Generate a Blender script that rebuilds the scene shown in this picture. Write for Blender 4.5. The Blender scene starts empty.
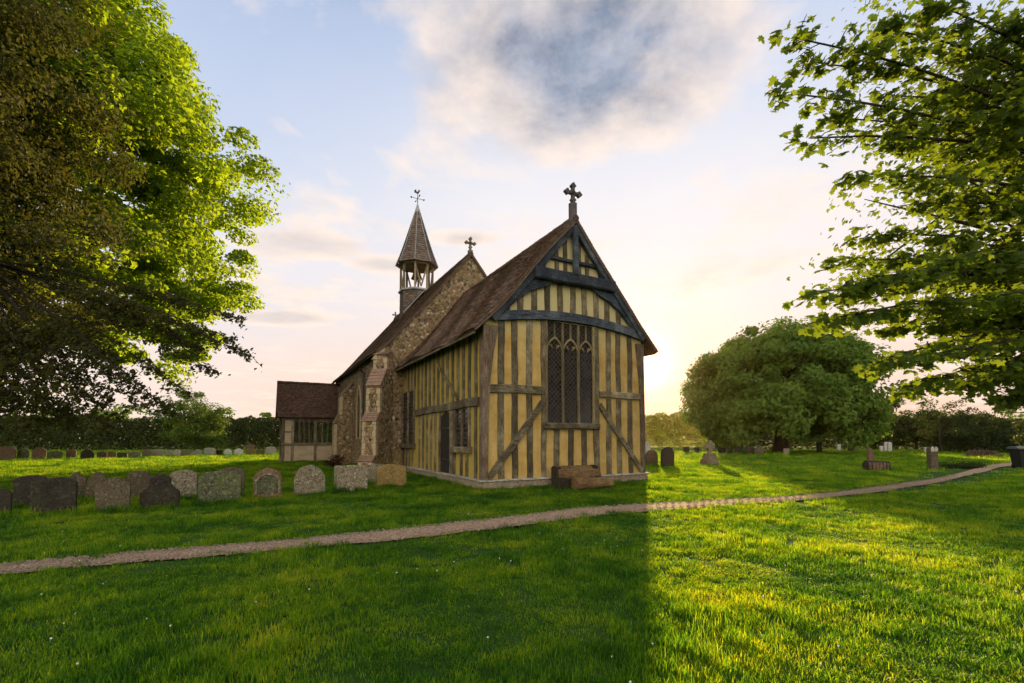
import bpy, bmesh, math, random
import numpy as np
from mathutils import Vector, Matrix
random.seed(11); RNG = np.random.default_rng(11)
SC = bpy.context.scene; COL = SC.collection
rad = math.radians
# ------------------------------------------------------------------ helpers
def link(name, me, parent=None, mat=None, smooth=False):
    o = bpy.data.objects.new(name, me); COL.objects.link(o)
    if parent: o.parent = parent
    if mat: me.materials.append(mat)
    if smooth: me.polygons.foreach_set('use_smooth', [True]*len(me.polygons))
    return o
def tag(o, label=None, cat=None, group=None, kind=None):
    for k, x in (('label', label), ('category', cat), ('group', group), ('kind', kind)):
        if x: o[k] = x
    return o
def empty(name, loc, rz=0, label=None, cat=None, group=None):
    o = bpy.data.objects.new(name, None); COL.objects.link(o)
    o.location = loc; o.rotation_euler = (0, 0, rz); o.empty_display_size = .3
    return tag(o, label, cat, group)
class MB:
    def __init__(s): s.v = []; s.f = []; s.t = []
    def add(s, vs, fs, t=0.5):
        b = len(s.v); s.v += [tuple(x) for x in vs]; s.f += [tuple(i+b for i in f) for f in fs]; s.t += [t]*len(vs)
    def box(s, a, b, t=.5):
        (x0,y0,z0),(x1,y1,z1) = a, b
        s.add([(x0,y0,z0),(x1,y0,z0),(x1,y1,z0),(x0,y1,z0),(x0,y0,z1),(x1,y0,z1),(x1,y1,z1),(x0,y1,z1)],
              [(0,3,2,1),(4,5,6,7),(0,1,5,4),(1,2,6,5),(2,3,7,6),(3,0,4,7)], t)
    def prism(s, prof, f0, f1):
        """prof: 2D outline; f0/f1 map (a,b)->3D for both caps"""
        n = len(prof)
        s.add([f0(*p) for p in prof]+[f1(*p) for p in prof],
              [tuple(range(n))[::-1], tuple(range(n, 2*n))]+[(i,(i+1)%n,n+(i+1)%n,n+i) for i in range(n)])
    def tube(s, pts, rads, n=8, cap=True):
        pts = [Vector(p) for p in pts]; b = len(s.v); ref = Vector((.31,.2,.93))
        for i, p in enumerate(pts):
            d = (pts[min(i+1,len(pts)-1)]-pts[max(i-1,0)]).normalized()
            r = ref if abs(d.dot(ref)) < .9 else Vector((1,0,0))
            e = d.cross(r).normalized(); g = d.cross(e)
            for k in range(n):
                a = 2*math.pi*k/n; s.v.append(tuple(p+(e*math.cos(a)+g*math.sin(a))*rads[i])); s.t.append(.5)
        for i in range(len(pts)-1):
            for k in range(n):
                s.f.append((b+i*n+k, b+i*n+(k+1)%n, b+(i+1)*n+(k+1)%n, b+(i+1)*n+k))
        if cap:
            s.f.append(tuple(b+k for k in range(n))[::-1]); s.f.append(tuple(b+(len(pts)-1)*n+k for k in range(n)))
    def beam(s, p0, p1, w, d, nrm, wob=.012, seg=.35, w1=None):
        """old hand-hewn timber from p0 to p1, width w across, depth d along nrm (outward from p)"""
        p0, p1, nrm = Vector(p0), Vector(p1), Vector(nrm).normalized()
        L = (p1-p0).length; ax = (p1-p0)/L; side = ax.cross(nrm).normalized(); n = max(2, int(L/seg)+1)
        c = min(w, d)*.14; w1 = w1 or w; b = len(s.v)
        o1, o2 = random.uniform(0,9), random.uniform(0,9)
        for i in range(n+1):
            t = i/n; ww = (w+(w1-w)*t)/2; sh = wob*(math.sin(o1+t*L*1.7)+.6*math.sin(o2+t*L*4.1))+random.uniform(-.3,.3)*wob
            ww += random.uniform(-.5,.5)*wob
            for (x, y) in ((-ww,0),(ww,0),(ww,d-c),(ww-c,d),(-ww+c,d),(-ww,d-c)):
                s.v.append(tuple(p0+ax*(t*L)+side*(x+sh)+nrm*(y+(random.uniform(-.25,.25)*wob if y>0 else 0)))); s.t.append(.5)
        for i in range(n):
            for k in range(6):
                s.f.append((b+i*6+k, b+i*6+(k+1)%6, b+(i+1)*6+(k+1)%6, b+(i+1)*6+k))
        s.f.append(tuple(b+k for k in range(6))[::-1]); s.f.append(tuple(b+n*6+k for k in range(6)))
    def build(s, name, mat, parent=None, smooth=False, tint=False, bevel=0):
        me = bpy.data.meshes.new(name); me.from_pydata(s.v, [], s.f); me.update()
        bm = bmesh.new(); bm.from_mesh(me); bmesh.ops.recalc_face_normals(bm, faces=bm.faces)
        if bevel:
            bmesh.ops.bevel(bm, geom=[e for e in bm.edges if len(e.link_faces)==2 and e.calc_face_angle(0) > .5], offset=bevel, segments=2, profile=.6, affect='EDGES')
        bm.to_mesh(me); bm.free()
        if tint and not bevel:
            a = me.attributes.new('tint', 'FLOAT', 'POINT'); a.data.foreach_set('value', s.t)
        return link(name, me, parent, mat, smooth)
def np_mesh(name, verts, tris, mat, parent=None, tint=None, n=3, smooth=False):
    me = bpy.data.meshes.new(name); nv, nf = len(verts), len(tris)
    me.vertices.add(nv); me.vertices.foreach_set('co', np.asarray(verts, np.float32).ravel())
    me.loops.add(nf*n); me.loops.foreach_set('vertex_index', np.asarray(tris, np.int32).ravel())
    me.polygons.add(nf); me.polygons.foreach_set('loop_start', np.arange(0, nf*n, n, dtype=np.int32))
    if tint is not None:
        a = me.attributes.new('tint', 'FLOAT', 'POINT'); a.data.foreach_set('value', np.asarray(tint, np.float32))
    me.update(calc_edges=True); me.validate()
    return link(name, me, parent, mat, smooth)
# ------------------------------------------------------------------ materials
class NT:
    def __init__(s, name):
        s.m = bpy.data.materials.new(name); s.m.use_nodes = True; s.t = s.m.node_tree; s.t.nodes.clear()
        s.out = s.n('ShaderNodeOutputMaterial')
    def n(s, typ, **kw):
        x = s.t.nodes.new(typ)
        for k, v in kw.items(): setattr(x, k, v)
        return x
    def set(s, sock, v):
        if hasattr(v, 'links') or hasattr(v, 'is_output'): s.t.links.new(v, sock)
        elif isinstance(v, (tuple, list)) and len(v) == 3 and sock.type == 'RGBA': sock.default_value = (*v, 1)
        else: sock.default_value = v
    def coord(s, scale=(1,1,1), kind='Object'):
        tc = s.n('ShaderNodeTexCoord'); mp = s.n('ShaderNodeMapping'); mp.inputs['Scale'].default_value = scale
        s.t.links.new(tc.outputs[kind], mp.inputs['Vector']); return mp.outputs[0]
    def noise(s, sc, det=4, co=None, rough=.55, dist=0):
        x = s.n('ShaderNodeTexNoise'); x.inputs['Scale'].default_value = sc; x.inputs['Detail'].default_value = det
        x.inputs['Roughness'].default_value = rough; x.inputs['Distortion'].default_value = dist
        if co is not None: s.t.links.new(co, x.inputs['Vector'])
        return x.outputs['Fac']
    def vor(s, sc, co=None, feature='F1', out='Distance', rnd=1):
        x = s.n('ShaderNodeTexVoronoi', feature=feature); x.inputs['Scale'].default_value = sc; x.inputs['Randomness'].default_value = rnd
        if co is not None: s.t.links.new(co, x.inputs['Vector'])
        return x.outputs[out]
    def ramp(s, fac, stops):
        x = s.n('ShaderNodeValToRGB'); e = x.color_ramp.elements
        while len(e) < len(stops): e.new(.5)
        for q, (p, c) in zip(e, stops):
            q.position = p; q.color = (c,c,c,1) if not isinstance(c, (tuple, list)) else (*c, 1)
        s.set(x.inputs[0], fac); return x.outputs[0]
    def mix(s, f, a, b, mode='MIX'):
        x = s.n('ShaderNodeMix', data_type='RGBA', blend_type=mode); s.set(x.inputs[0], f); s.set(x.inputs[6], a); s.set(x.inputs[7], b); return x.outputs[2]
    def math(s, op, a, b=0., c=0.):
        x = s.n('ShaderNodeMath', operation=op); s.set(x.inputs[0], a); s.set(x.inputs[1], b); s.set(x.inputs[2], c); return x.outputs[0]
    def attr(s, name, out='Fac'):
        x = s.n('ShaderNodeAttribute', attribute_name=name); return x.outputs[out]
    def rnd(s): return s.n('ShaderNodeObjectInfo').outputs['Random']
    def bump(s, h, st=.5, dist=.02):
        x = s.n('ShaderNodeBump'); x.inputs['Strength'].default_value = st; x.inputs['Distance'].default_value = dist
        s.t.links.new(h, x.inputs['Height']); return x.outputs[0]
    def pbr(s, col, rough=.8, nrm=None, spec=.3, metal=0):
        x = s.n('ShaderNodeBsdfPrincipled'); s.set(x.inputs['Base Color'], col); s.set(x.inputs['Roughness'], rough)
        x.inputs['Specular IOR Level'].default_value = spec; x.inputs['Metallic'].default_value = metal
        if nrm is not None: s.t.links.new(nrm, x.inputs['Normal'])
        s.t.links.new(x.outputs[0], s.out.inputs[0]); return s.m
def m_timber(name, dark, mid, grey, sc, amt=.5):
    t = NT(name); co = t.coord(sc); g = t.noise(6, 6, co, .65); b = t.noise(1.7, 4, t.coord(), .6)
    fine = t.noise(22, 5, co, .7)
    c = t.mix(t.ramp(g, [(.3, 0), (.7, 1)]), dark, mid)
    c = t.mix(t.math('MULTIPLY', t.ramp(t.math('ADD', t.math('MULTIPLY', fine, .5), t.math('MULTIPLY', b, .5)), [(.47, 0), (.62, 1)]), amt), c, grey)
    c = t.mix(1., c, t.ramp(t.rnd(), [(0, (.85,.82,.77)), (.5, (1.3,1.25,1.16)), (1, (2.0,1.95,1.82))]), 'MULTIPLY')
    c = t.mix(t.math('MULTIPLY', t.ramp(t.noise(2.6, 6, t.coord(), .7), [(.50, 0), (.66, 1)]), .35), c, dark)
    ck = t.math('ABSOLUTE', t.math('SUBTRACT', t.noise(4.3, 3, co, .5, .4), .5)); ck = t.ramp(ck, [(.0, 1), (.022, 0)])   # drying shakes along the grain
    c = t.mix(t.math('MULTIPLY', ck, .8), c, (.012,.010,.008))
    return t.pbr(c, .82, t.bump(t.math('SUBTRACT', t.math('ADD', g, fine), ck), .8, .015), .25)
V = (5, 5, .45); HX = (.45, 5, 5); HY = (5, .45, 5); ISO = (2, 2, 2)
OAK = ((.034,.027,.017), (.118,.095,.058), (.31,.285,.21))
M = {}
M['stud'] = m_timber('weathered_oak_vertical', *OAK, V, .6)
M['rail'] = m_timber('weathered_oak_rail', *OAK, HX, .8)
M['railside'] = m_timber('weathered_oak_side', *OAK, HY, .6)
M['post'] = m_timber('brown_oak_post', (.045,.032,.024), (.125,.09,.062), (.27,.24,.19), V, .5)
M['navy'] = m_timber('dark_blue_timber', (.014,.020,.032), (.030,.042,.062), (.20,.23,.27), HX, .42)
M['sillb'] = m_timber('grey_sill_board', (.16,.16,.15), (.30,.30,.28), (.45,.45,.43), HX, .8)
M['pwood'] = m_timber('porch_oak', (.07,.055,.04), (.17,.14,.10), (.28,.25,.2), V, .5)
M['tur'] = m_timber('turret_oak', (.10,.075,.05), (.24,.19,.13), (.36,.32,.27), V, .6)
M['log'] = m_timber('rough_log', (.045,.027,.014), (.15,.088,.042), (.30,.22,.10), (1.2,6,6), .6)
def m_plaster():
    t = NT('ochre_limewash'); co = t.coord()
    c = t.mix(t.ramp(t.noise(2.1, 7, co, .68), [(.34, 0), (.66, 1)]), (.40,.255,.070), (.56,.405,.165))
    str_ = t.ramp(t.noise(3.0, 5, t.coord((3,3,.35)), .65), [(.5, 0), (.75, 1)])
    c = t.mix(t.math('MULTIPLY', str_, .6), c, (.30,.235,.08))
    sp = t.n('ShaderNodeSeparateXYZ'); t.t.links.new(co, sp.inputs[0])
    up = t.ramp(t.math('MULTIPLY_ADD', sp.outputs[2], .1, t.math('MULTIPLY', t.noise(2, 4, co), .12)), [(.50, 0), (.62, 1)])
    c = t.mix(t.math('MULTIPLY', up, .75), c, (.52,.485,.27))      # paler, greener limewash high in the gable
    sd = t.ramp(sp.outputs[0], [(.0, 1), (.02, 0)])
    c = t.mix(t.math('MULTIPLY', sd, .8), c, (.30,.235,.045))      # darker, greener tone on the long wall
    c = t.mix(t.math('MULTIPLY', t.ramp(t.noise(9, 5, co, .7), [(.58, 0), (.7, 1)]), .5), c, (.33,.24,.09))
    return t.pbr(c, .92, t.bump(t.noise(14, 6, co, .6), .35, .02), .1)
M['plaster'] = m_plaster()
def m_flint():
    t = NT('knapped_flint'); co = t.coord(); w = t.noise(3, 3, co); mp = t.n('ShaderNodeVectorMath', operation='ADD')
    t.t.links.new(co, mp.inputs[0]); nz = t.n('ShaderNodeTexNoise'); nz.inputs['Scale'].default_value = 5; t.t.links.new(co, nz.inputs[0])
    sc_ = t.n('ShaderNodeVectorMath', operation='SCALE'); sc_.inputs['Scale'].default_value = .09; t.t.links.new(nz.outputs['Color'], sc_.inputs[0]); t.t.links.new(sc_.outputs[0], mp.inputs[1])
    q = mp.outputs[0]; d = t.vor(7.5, q); e = t.vor(7.5, q, 'DISTANCE_TO_EDGE'); cc = t.vor(7.5, q, 'F1', 'Color')
    st = t.ramp(cc, [(.2, (.035,.03,.03)), (.36, (.20,.12,.06)), (.48, (.40,.28,.15)), (.56, (.09,.065,.05)), (.66, (.52,.45,.34)), (.78, (.24,.14,.07))])
    mo = t.mix(w, (.24,.17,.09), (.34,.25,.14))
    c = t.mix(t.ramp(e, [(.04, 0), (.10, 1)]), mo, st)
    c = t.mix(t.math('MULTIPLY', t.ramp(t.noise(.7, 5, co, .6), [(.42, 0), (.62, 1)]), .5), c, (.20,.15,.06))
    return t.pbr(c, .75, t.bump(t.ramp(e, [(0, 0), (.16, 1)]), .9, .04), .3)
M['flint'] = m_flint()
def m_stone(name, a, b, spot, lich, amt=.5, rng=.0):
    t = NT(name); co = t.coord(); r = t.rnd(); off = t.n('ShaderNodeVectorMath', operation='ADD'); t.t.links.new(co, off.inputs[0])
    cb = t.n('ShaderNodeCombineXYZ'); t.set(cb.inputs[0], t.math('MULTIPLY', r, 37.)); t.set(cb.inputs[1], t.math('MULTIPLY', r, 11.)); t.t.links.new(cb.outputs[0], off.inputs[1]); co = off.outputs[0]
    c = t.mix(t.ramp(t.noise(3.5, 6, co, .65), [(.3, 0), (.7, 1)]), a, b)
    c = t.mix(t.math('MULTIPLY', t.ramp(t.noise(7, 4, co, .6), [(.5, 0), (.62, 1)]), .6), c, spot)
    c = t.mix(t.math('MULTIPLY', t.ramp(t.noise(26, 8, co, .8), [(.47, 0), (.56, 1)]), amt), c, lich)
    wv = t.n('ShaderNodeVectorMath', operation='ADD'); t.t.links.new(co, wv.inputs[0]); nz = t.n('ShaderNodeTexNoise'); nz.inputs['Scale'].default_value = 14; t.t.links.new(co, nz.inputs[0])
    sv = t.n('ShaderNodeVectorMath', operation='SCALE'); sv.inputs['Scale'].default_value = .10; t.t.links.new(nz.outputs['Color'], sv.inputs[0]); t.t.links.new(sv.outputs[0], wv.inputs[1])
    for (k, thr, cl) in ((7, .30, lich), (13, .27, tuple(min(1, q*1.25) for q in lich)), (9, .22, tuple(q*.35 for q in a))):
        hole = t.ramp(t.vor(k, wv.outputs[0]), [(thr*.75, 1), (thr, 0)]); c = t.mix(t.math('MULTIPLY', hole, t.math('MULTIPLY', t.ramp(t.noise(3.2+k*.2, 3, co), [(.42, 0), (.56, 1)]), amt*1.2)), c, cl)
    if rng: c = t.mix(1., c, t.ramp(r, [(0, 1-rng), (1, 1.)]), 'MULTIPLY')
    return t.pbr(c, .88, t.bump(t.math('ADD', t.noise(18, 6, co, .7), t.noise(4, 4, co)), .8, .02), .2)
M['gdark'] = m_stone('near_black_stone', (.014,.012,.009), (.034,.027,.020), (.022,.024,.014), (.085,.08,.055), .3)  # near-black colour carries the shade lying on the left near-row stones
M['gbrown'] = m_stone('brown_sandstone', (.055,.04,.025), (.11,.08,.05), (.035,.035,.02), (.20,.18,.12), .45, .35)
M['glich'] = m_stone('lichened_limestone', (.10,.08,.05), (.18,.145,.09), (.05,.045,.03), (.36,.33,.25), .7, .3)
M['gorange'] = m_stone('orange_lichen_stone', (.13,.085,.03), (.24,.155,.05), (.07,.06,.035), (.32,.24,.10), .6)
M['gmoss'] = m_stone('mossy_stone', (.025,.032,.018), (.06,.068,.03), (.085,.11,.022), (.22,.21,.15), .4)
M['gpale'] = m_stone('pale_stone', (.32,.30,.25), (.46,.43,.37), (.22,.21,.16), (.6,.58,.5), .5, .3)
M['gred'] = m_stone('reddish_stone', (.10,.052,.03), (.19,.10,.055), (.06,.045,.03), (.26,.21,.15), .5, .25)
M['gwhite'] = m_stone('white_marble', (.55,.53,.5), (.7,.68,.65), (.4,.39,.35), (.75,.74,.7), .4)
M['quoin'] = m_stone('cream_quoin', (.34,.26,.15), (.48,.38,.24), (.22,.17,.09), (.55,.48,.36), .4)
M['plinth'] = m_stone('plinth_rubble', (.13,.11,.085), (.27,.21,.155), (.26,.12,.075), (.36,.32,.26), .6)
M['copingred'] = m_stone('tiled_coping', (.20,.115,.08), (.31,.19,.14), (.14,.10,.07), (.38,.30,.24), .5)
def m_tile(name, a, b, c3, moss):
    t = NT(name); co = t.coord(); r = t.attr('tint')
    c = t.ramp(r, [(0, a), (.5, b), (1, c3)])
    c = t.mix(t.math('MULTIPLY', t.ramp(t.noise(.9, 5, co, .65), [(.42, 0), (.66, 1)]), .6), c, moss)
    c = t.mix(t.math('MULTIPLY', t.ramp(t.noise(11, 4, co, .7), [(.56, 0), (.66, 1)]), .55), c, (.30,.25,.19))
    return t.pbr(c, .85, t.bump(t.noise(30, 4, co), .4, .01), .2)
M['tile'] = m_tile('clay_tiles', (.060,.036,.027), (.155,.095,.068), (.29,.19,.14), (.11,.088,.055))
M['tileporch'] = m_tile('porch_clay_tiles', (.045,.024,.018), (.085,.043,.030), (.13,.07,.05), (.055,.038,.026))
M['shingle'] = m_tile('oak_shingles', (.09,.068,.055), (.15,.115,.09), (.22,.175,.14), (.13,.105,.085))
def m_simple(name, c, rough=.6, spec=.3, metal=0, var=.25, sc=6, bump=.2):
    t = NT(name); n = t.noise(sc, 5, t.coord(), .6)
    return t.pbr(t.mix(t.ramp(n, [(.3, 0), (.7, 1)]), tuple(x*(1-var) for x in c), tuple(min(1, x*(1+var)) for x in c)), rough, t.bump(n, bump, .01), spec, metal)
M['lead'] = m_simple('lead_sheet', (.30,.31,.33), .55, .4)
M['iron'] = m_simple('black_iron', (.018,.018,.02), .5, .4)
M['porchplaster'] = m_simple('pale_porch_plaster', (.40,.32,.21), .92, .1, 0, .2, 2.5)
M['binplastic'] = m_simple('black_bin_plastic', (.006,.006,.007), .55, .3, 0, .2)
M['binlid'] = m_simple('grey_bin_lid', (.10,.105,.11), .5, .4, 0, .15)
M['paper'] = m_simple('white_sticker', (.6,.6,.6), .6, .3, 0, .1)
M['void'] = m_simple('dark_door_boards', (.020,.017,.014), .8, .2, 0, .5, 9)
M['bellmetal'] = m_simple('bronze_bell', (.10,.075,.035), .45, .4, .7)
def m_glass():
    t = NT('leaded_glass'); co = t.coord(); a = t.n('ShaderNodeMapping'); a.inputs['Rotation'].default_value = (0, rad(45), 0); a.inputs['Scale'].default_value = (9, 9, 9)
    t.t.links.new(co, a.inputs[0]); b = t.n('ShaderNodeTexBrick'); b.offset = 0; wn = t.n('ShaderNodeTexNoise'); wn.inputs['Scale'].default_value = 1.1; t.t.links.new(a.outputs[0], wn.inputs[0]); ws = t.n('ShaderNodeVectorMath', operation='SCALE'); ws.inputs['Scale'].default_value = .55; t.t.links.new(wn.outputs['Color'], ws.inputs[0]); wa = t.n('ShaderNodeVectorMath', operation='ADD'); t.t.links.new(a.outputs[0], wa.inputs[0]); t.t.links.new(ws.outputs[0], wa.inputs[1])
    sx = t.n('ShaderNodeSeparateXYZ'); t.t.links.new(wa.outputs[0], sx.inputs[0]); cb = t.n('ShaderNodeCombineXYZ'); t.t.links.new(sx.outputs[0], cb.inputs[0]); t.t.links.new(sx.outputs[2], cb.inputs[1])
    t.t.links.new(cb.outputs[0], b.inputs[0]); b.inputs['Scale'].default_value = 1; b.inputs['Brick Width'].default_value = 1; b.inputs['Row Height'].default_value = 1; b.inputs['Mortar Size'].default_value = .09
    v = t.n('ShaderNodeTexWhiteNoise'); fl = t.n('ShaderNodeVectorMath', operation='FLOOR'); t.t.links.new(cb.outputs[0], fl.inputs[0]); t.t.links.new(fl.outputs[0], v.inputs[0])
    c = t.ramp(v.outputs['Value'], [(0, (.010,.008,.008)), (1, (.035,.026,.022))])
    c = t.mix(b.outputs['Fac'], c, (.040,.035,.032))
    return t.pbr(c, t.mix(b.outputs['Fac'], (.16,.16,.16), (.7,.7,.7)), t.bump(t.math('ADD', v.outputs['Value'], b.outputs['Fac']), .5, .01), .35)
M['glass'] = m_glass()
def m_leaf(name, c0, c1, tr, trans=.5):
    t = NT(name); r = t.attr('tint'); c = t.ramp(r, [(0, c0), (1, c1)])
    d = t.n('ShaderNodeBsdfPrincipled'); t.set(d.inputs['Base Color'], c); d.inputs['Roughness'].default_value = .6; d.inputs['Specular IOR Level'].default_value = .14
    x = t.n('ShaderNodeBsdfTranslucent'); t.set(x.inputs[0], t.mix(r, tuple(q*.7 for q in tr), tr)); mx = t.n('ShaderNodeMixShader'); mx.inputs[0].default_value = trans
    t.t.links.new(d.outputs[0], mx.inputs[1]); t.t.links.new(x.outputs[0], mx.inputs[2]); t.t.links.new(mx.outputs[0], t.out.inputs[0]); return t.m
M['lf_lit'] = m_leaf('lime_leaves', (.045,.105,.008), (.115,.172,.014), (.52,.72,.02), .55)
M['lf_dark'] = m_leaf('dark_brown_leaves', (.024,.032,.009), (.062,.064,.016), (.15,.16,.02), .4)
M['lf_oak'] = m_leaf('oak_leaves', (.050,.108,.016), (.14,.22,.030), (.22,.36,.028), .38)
M['lf_syc'] = m_leaf('sycamore_leaves', (.018,.042,.006), (.056,.090,.010), (.30,.42,.02), .5)
M['lf_hedge'] = m_leaf('hedge_leaves', (.014,.026,.008), (.038,.062,.014), (.09,.12,.012), .35)  # leaf colour darkened to carry the shade on the hedges
M['lf_hedgelit'] = m_leaf('sunlit_hedge_leaves', (.07,.085,.018), (.11,.14,.025), (.36,.44,.04), .55)  # sunlit copy of the hedge leaves, the sun's yellow put into the colour
M['lf_red'] = m_leaf('dark_red_leaves', (.035,.018,.012), (.09,.04,.022), (.10,.05,.02), .3)
M['bark'] = m_timber('bark', (.012,.009,.006), (.03,.024,.017), (.055,.048,.032), (3,3,1), .5)
M['twig'] = m_timber('brush_twigs', (.06,.04,.03), (.15,.10,.07), (.2,.15,.11), ISO, .4)
def m_ground():
    t = NT('meadow_soil'); co = t.coord()
    c = t.mix(t.ramp(t.noise(.35, 6, co, .6), [(.35, 0), (.65, 1)]), (.026,.075,.010), (.045,.105,.013))
    c = t.mix(t.math('MULTIPLY', t.ramp(t.noise(3, 5, co, .7), [(.5, 0), (.7, 1)]), .5), c, (.03,.055,.012))
    return t.pbr(c, .95, t.bump(t.noise(40, 5, co, .7), .8, .05), .1)
M['ground'] = m_ground()
def m_path():
    t = NT('pink_gravel'); co = t.coord(); cc = t.vor(48, co, 'F1', 'Color'); d = t.vor(48, co)
    c = t.ramp(cc, [(.1, (.13,.08,.05)), (.4, (.31,.21,.14)), (.65, (.44,.32,.225)), (.9, (.60,.48,.36))])
    c = t.mix(t.math('MULTIPLY', t.ramp(t.noise(1.3, 5, co, .65), [(.4, 0), (.7, 1)]), .5), c, (.30,.19,.125))
    return t.pbr(c, .9, t.bump(t.math('SUBTRACT', 1., d), 1., .02), .2)
M['path'] = m_path()
M['pebble'] = m_stone('gravel_pebble', (.25,.17,.11), (.46,.34,.24), (.52,.42,.32), (.66,.56,.45), .4, .55)
def m_grass():
    t = NT('grass_blade'); r = t.attr('tint'); g = t.n('ShaderNodeNewGeometry'); n = t.noise(.7, 6, g.outputs['Position'], .65); n2 = t.noise(2.3, 3, g.outputs['Position'])
    f = t.math('ADD', t.math('MULTIPLY', r, .5), t.math('MULTIPLY_ADD', n, 1.7, -.62)); f = t.math('ADD', f, t.math('MULTIPLY_ADD', n2, .5, -.25))
    c = t.ramp(f, [(.05, (.010,.052,.006)), (.3, (.018,.078,.007)), (.55, (.036,.115,.008)), (.82, (.085,.145,.013)), (1., (.24,.20,.07))])
    tr = t.ramp(f, [(.05, (.035,.14,.006)), (.3, (.10,.27,.007)), (.52, (.30,.54,.008)), (.85, (.86,.86,.012))])
    d = t.n('ShaderNodeBsdfPrincipled'); t.set(d.inputs['Base Color'], c); d.inputs['Roughness'].default_value = .5; d.inputs['Specular IOR Level'].default_value = .2
    x = t.n('ShaderNodeBsdfTranslucent'); t.set(x.inputs[0], tr); mx = t.n('ShaderNodeMixShader'); mx.inputs[0].default_value = .62
    t.t.links.new(d.outputs[0], mx.inputs[1]); t.t.links.new(x.outputs[0], mx.inputs[2]); t.t.links.new(mx.outputs[0], t.out.inputs[0]); return t.m
M['grass'] = m_grass()
M['petal'] = m_simple('daisy_petal', (.75,.75,.7), .7, .1, 0, .05)
# ------------------------------------------------------------------ camera maths (photo survey: pixel on flat ground -> metres)
F, PITCH, EYE = 472., rad(3), 1.5
CY = 439-F*math.tan(PITCH)
def gp(px, py):
    a, b = (px-512)/F, (CY-py)/F; y = math.cos(PITCH)-b*math.sin(PITCH); z = math.sin(PITCH)+b*math.cos(PITCH)
    t = -EYE/z; return (a*t, y*t)
def at(px, py, Y):
    a, b = (px-512)/F, (CY-py)/F; y = math.cos(PITCH)-b*math.sin(PITCH); z = math.sin(PITCH)+b*math.cos(PITCH)
    t = Y/y; return (a*t, Y, EYE+z*t)
cam = bpy.data.cameras.new('camera'); co = bpy.data.objects.new('camera', cam); COL.objects.link(co); SC.camera = co
cam.sensor_width = 36; cam.lens = F/1024*36; cam.shift_y = (CY-341.5)/1024; cam.clip_end = 3000; cam.clip_start = .05
co.location = (0, 0, EYE); co.rotation_euler = (rad(90)+PITCH, 0, 0)
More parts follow.
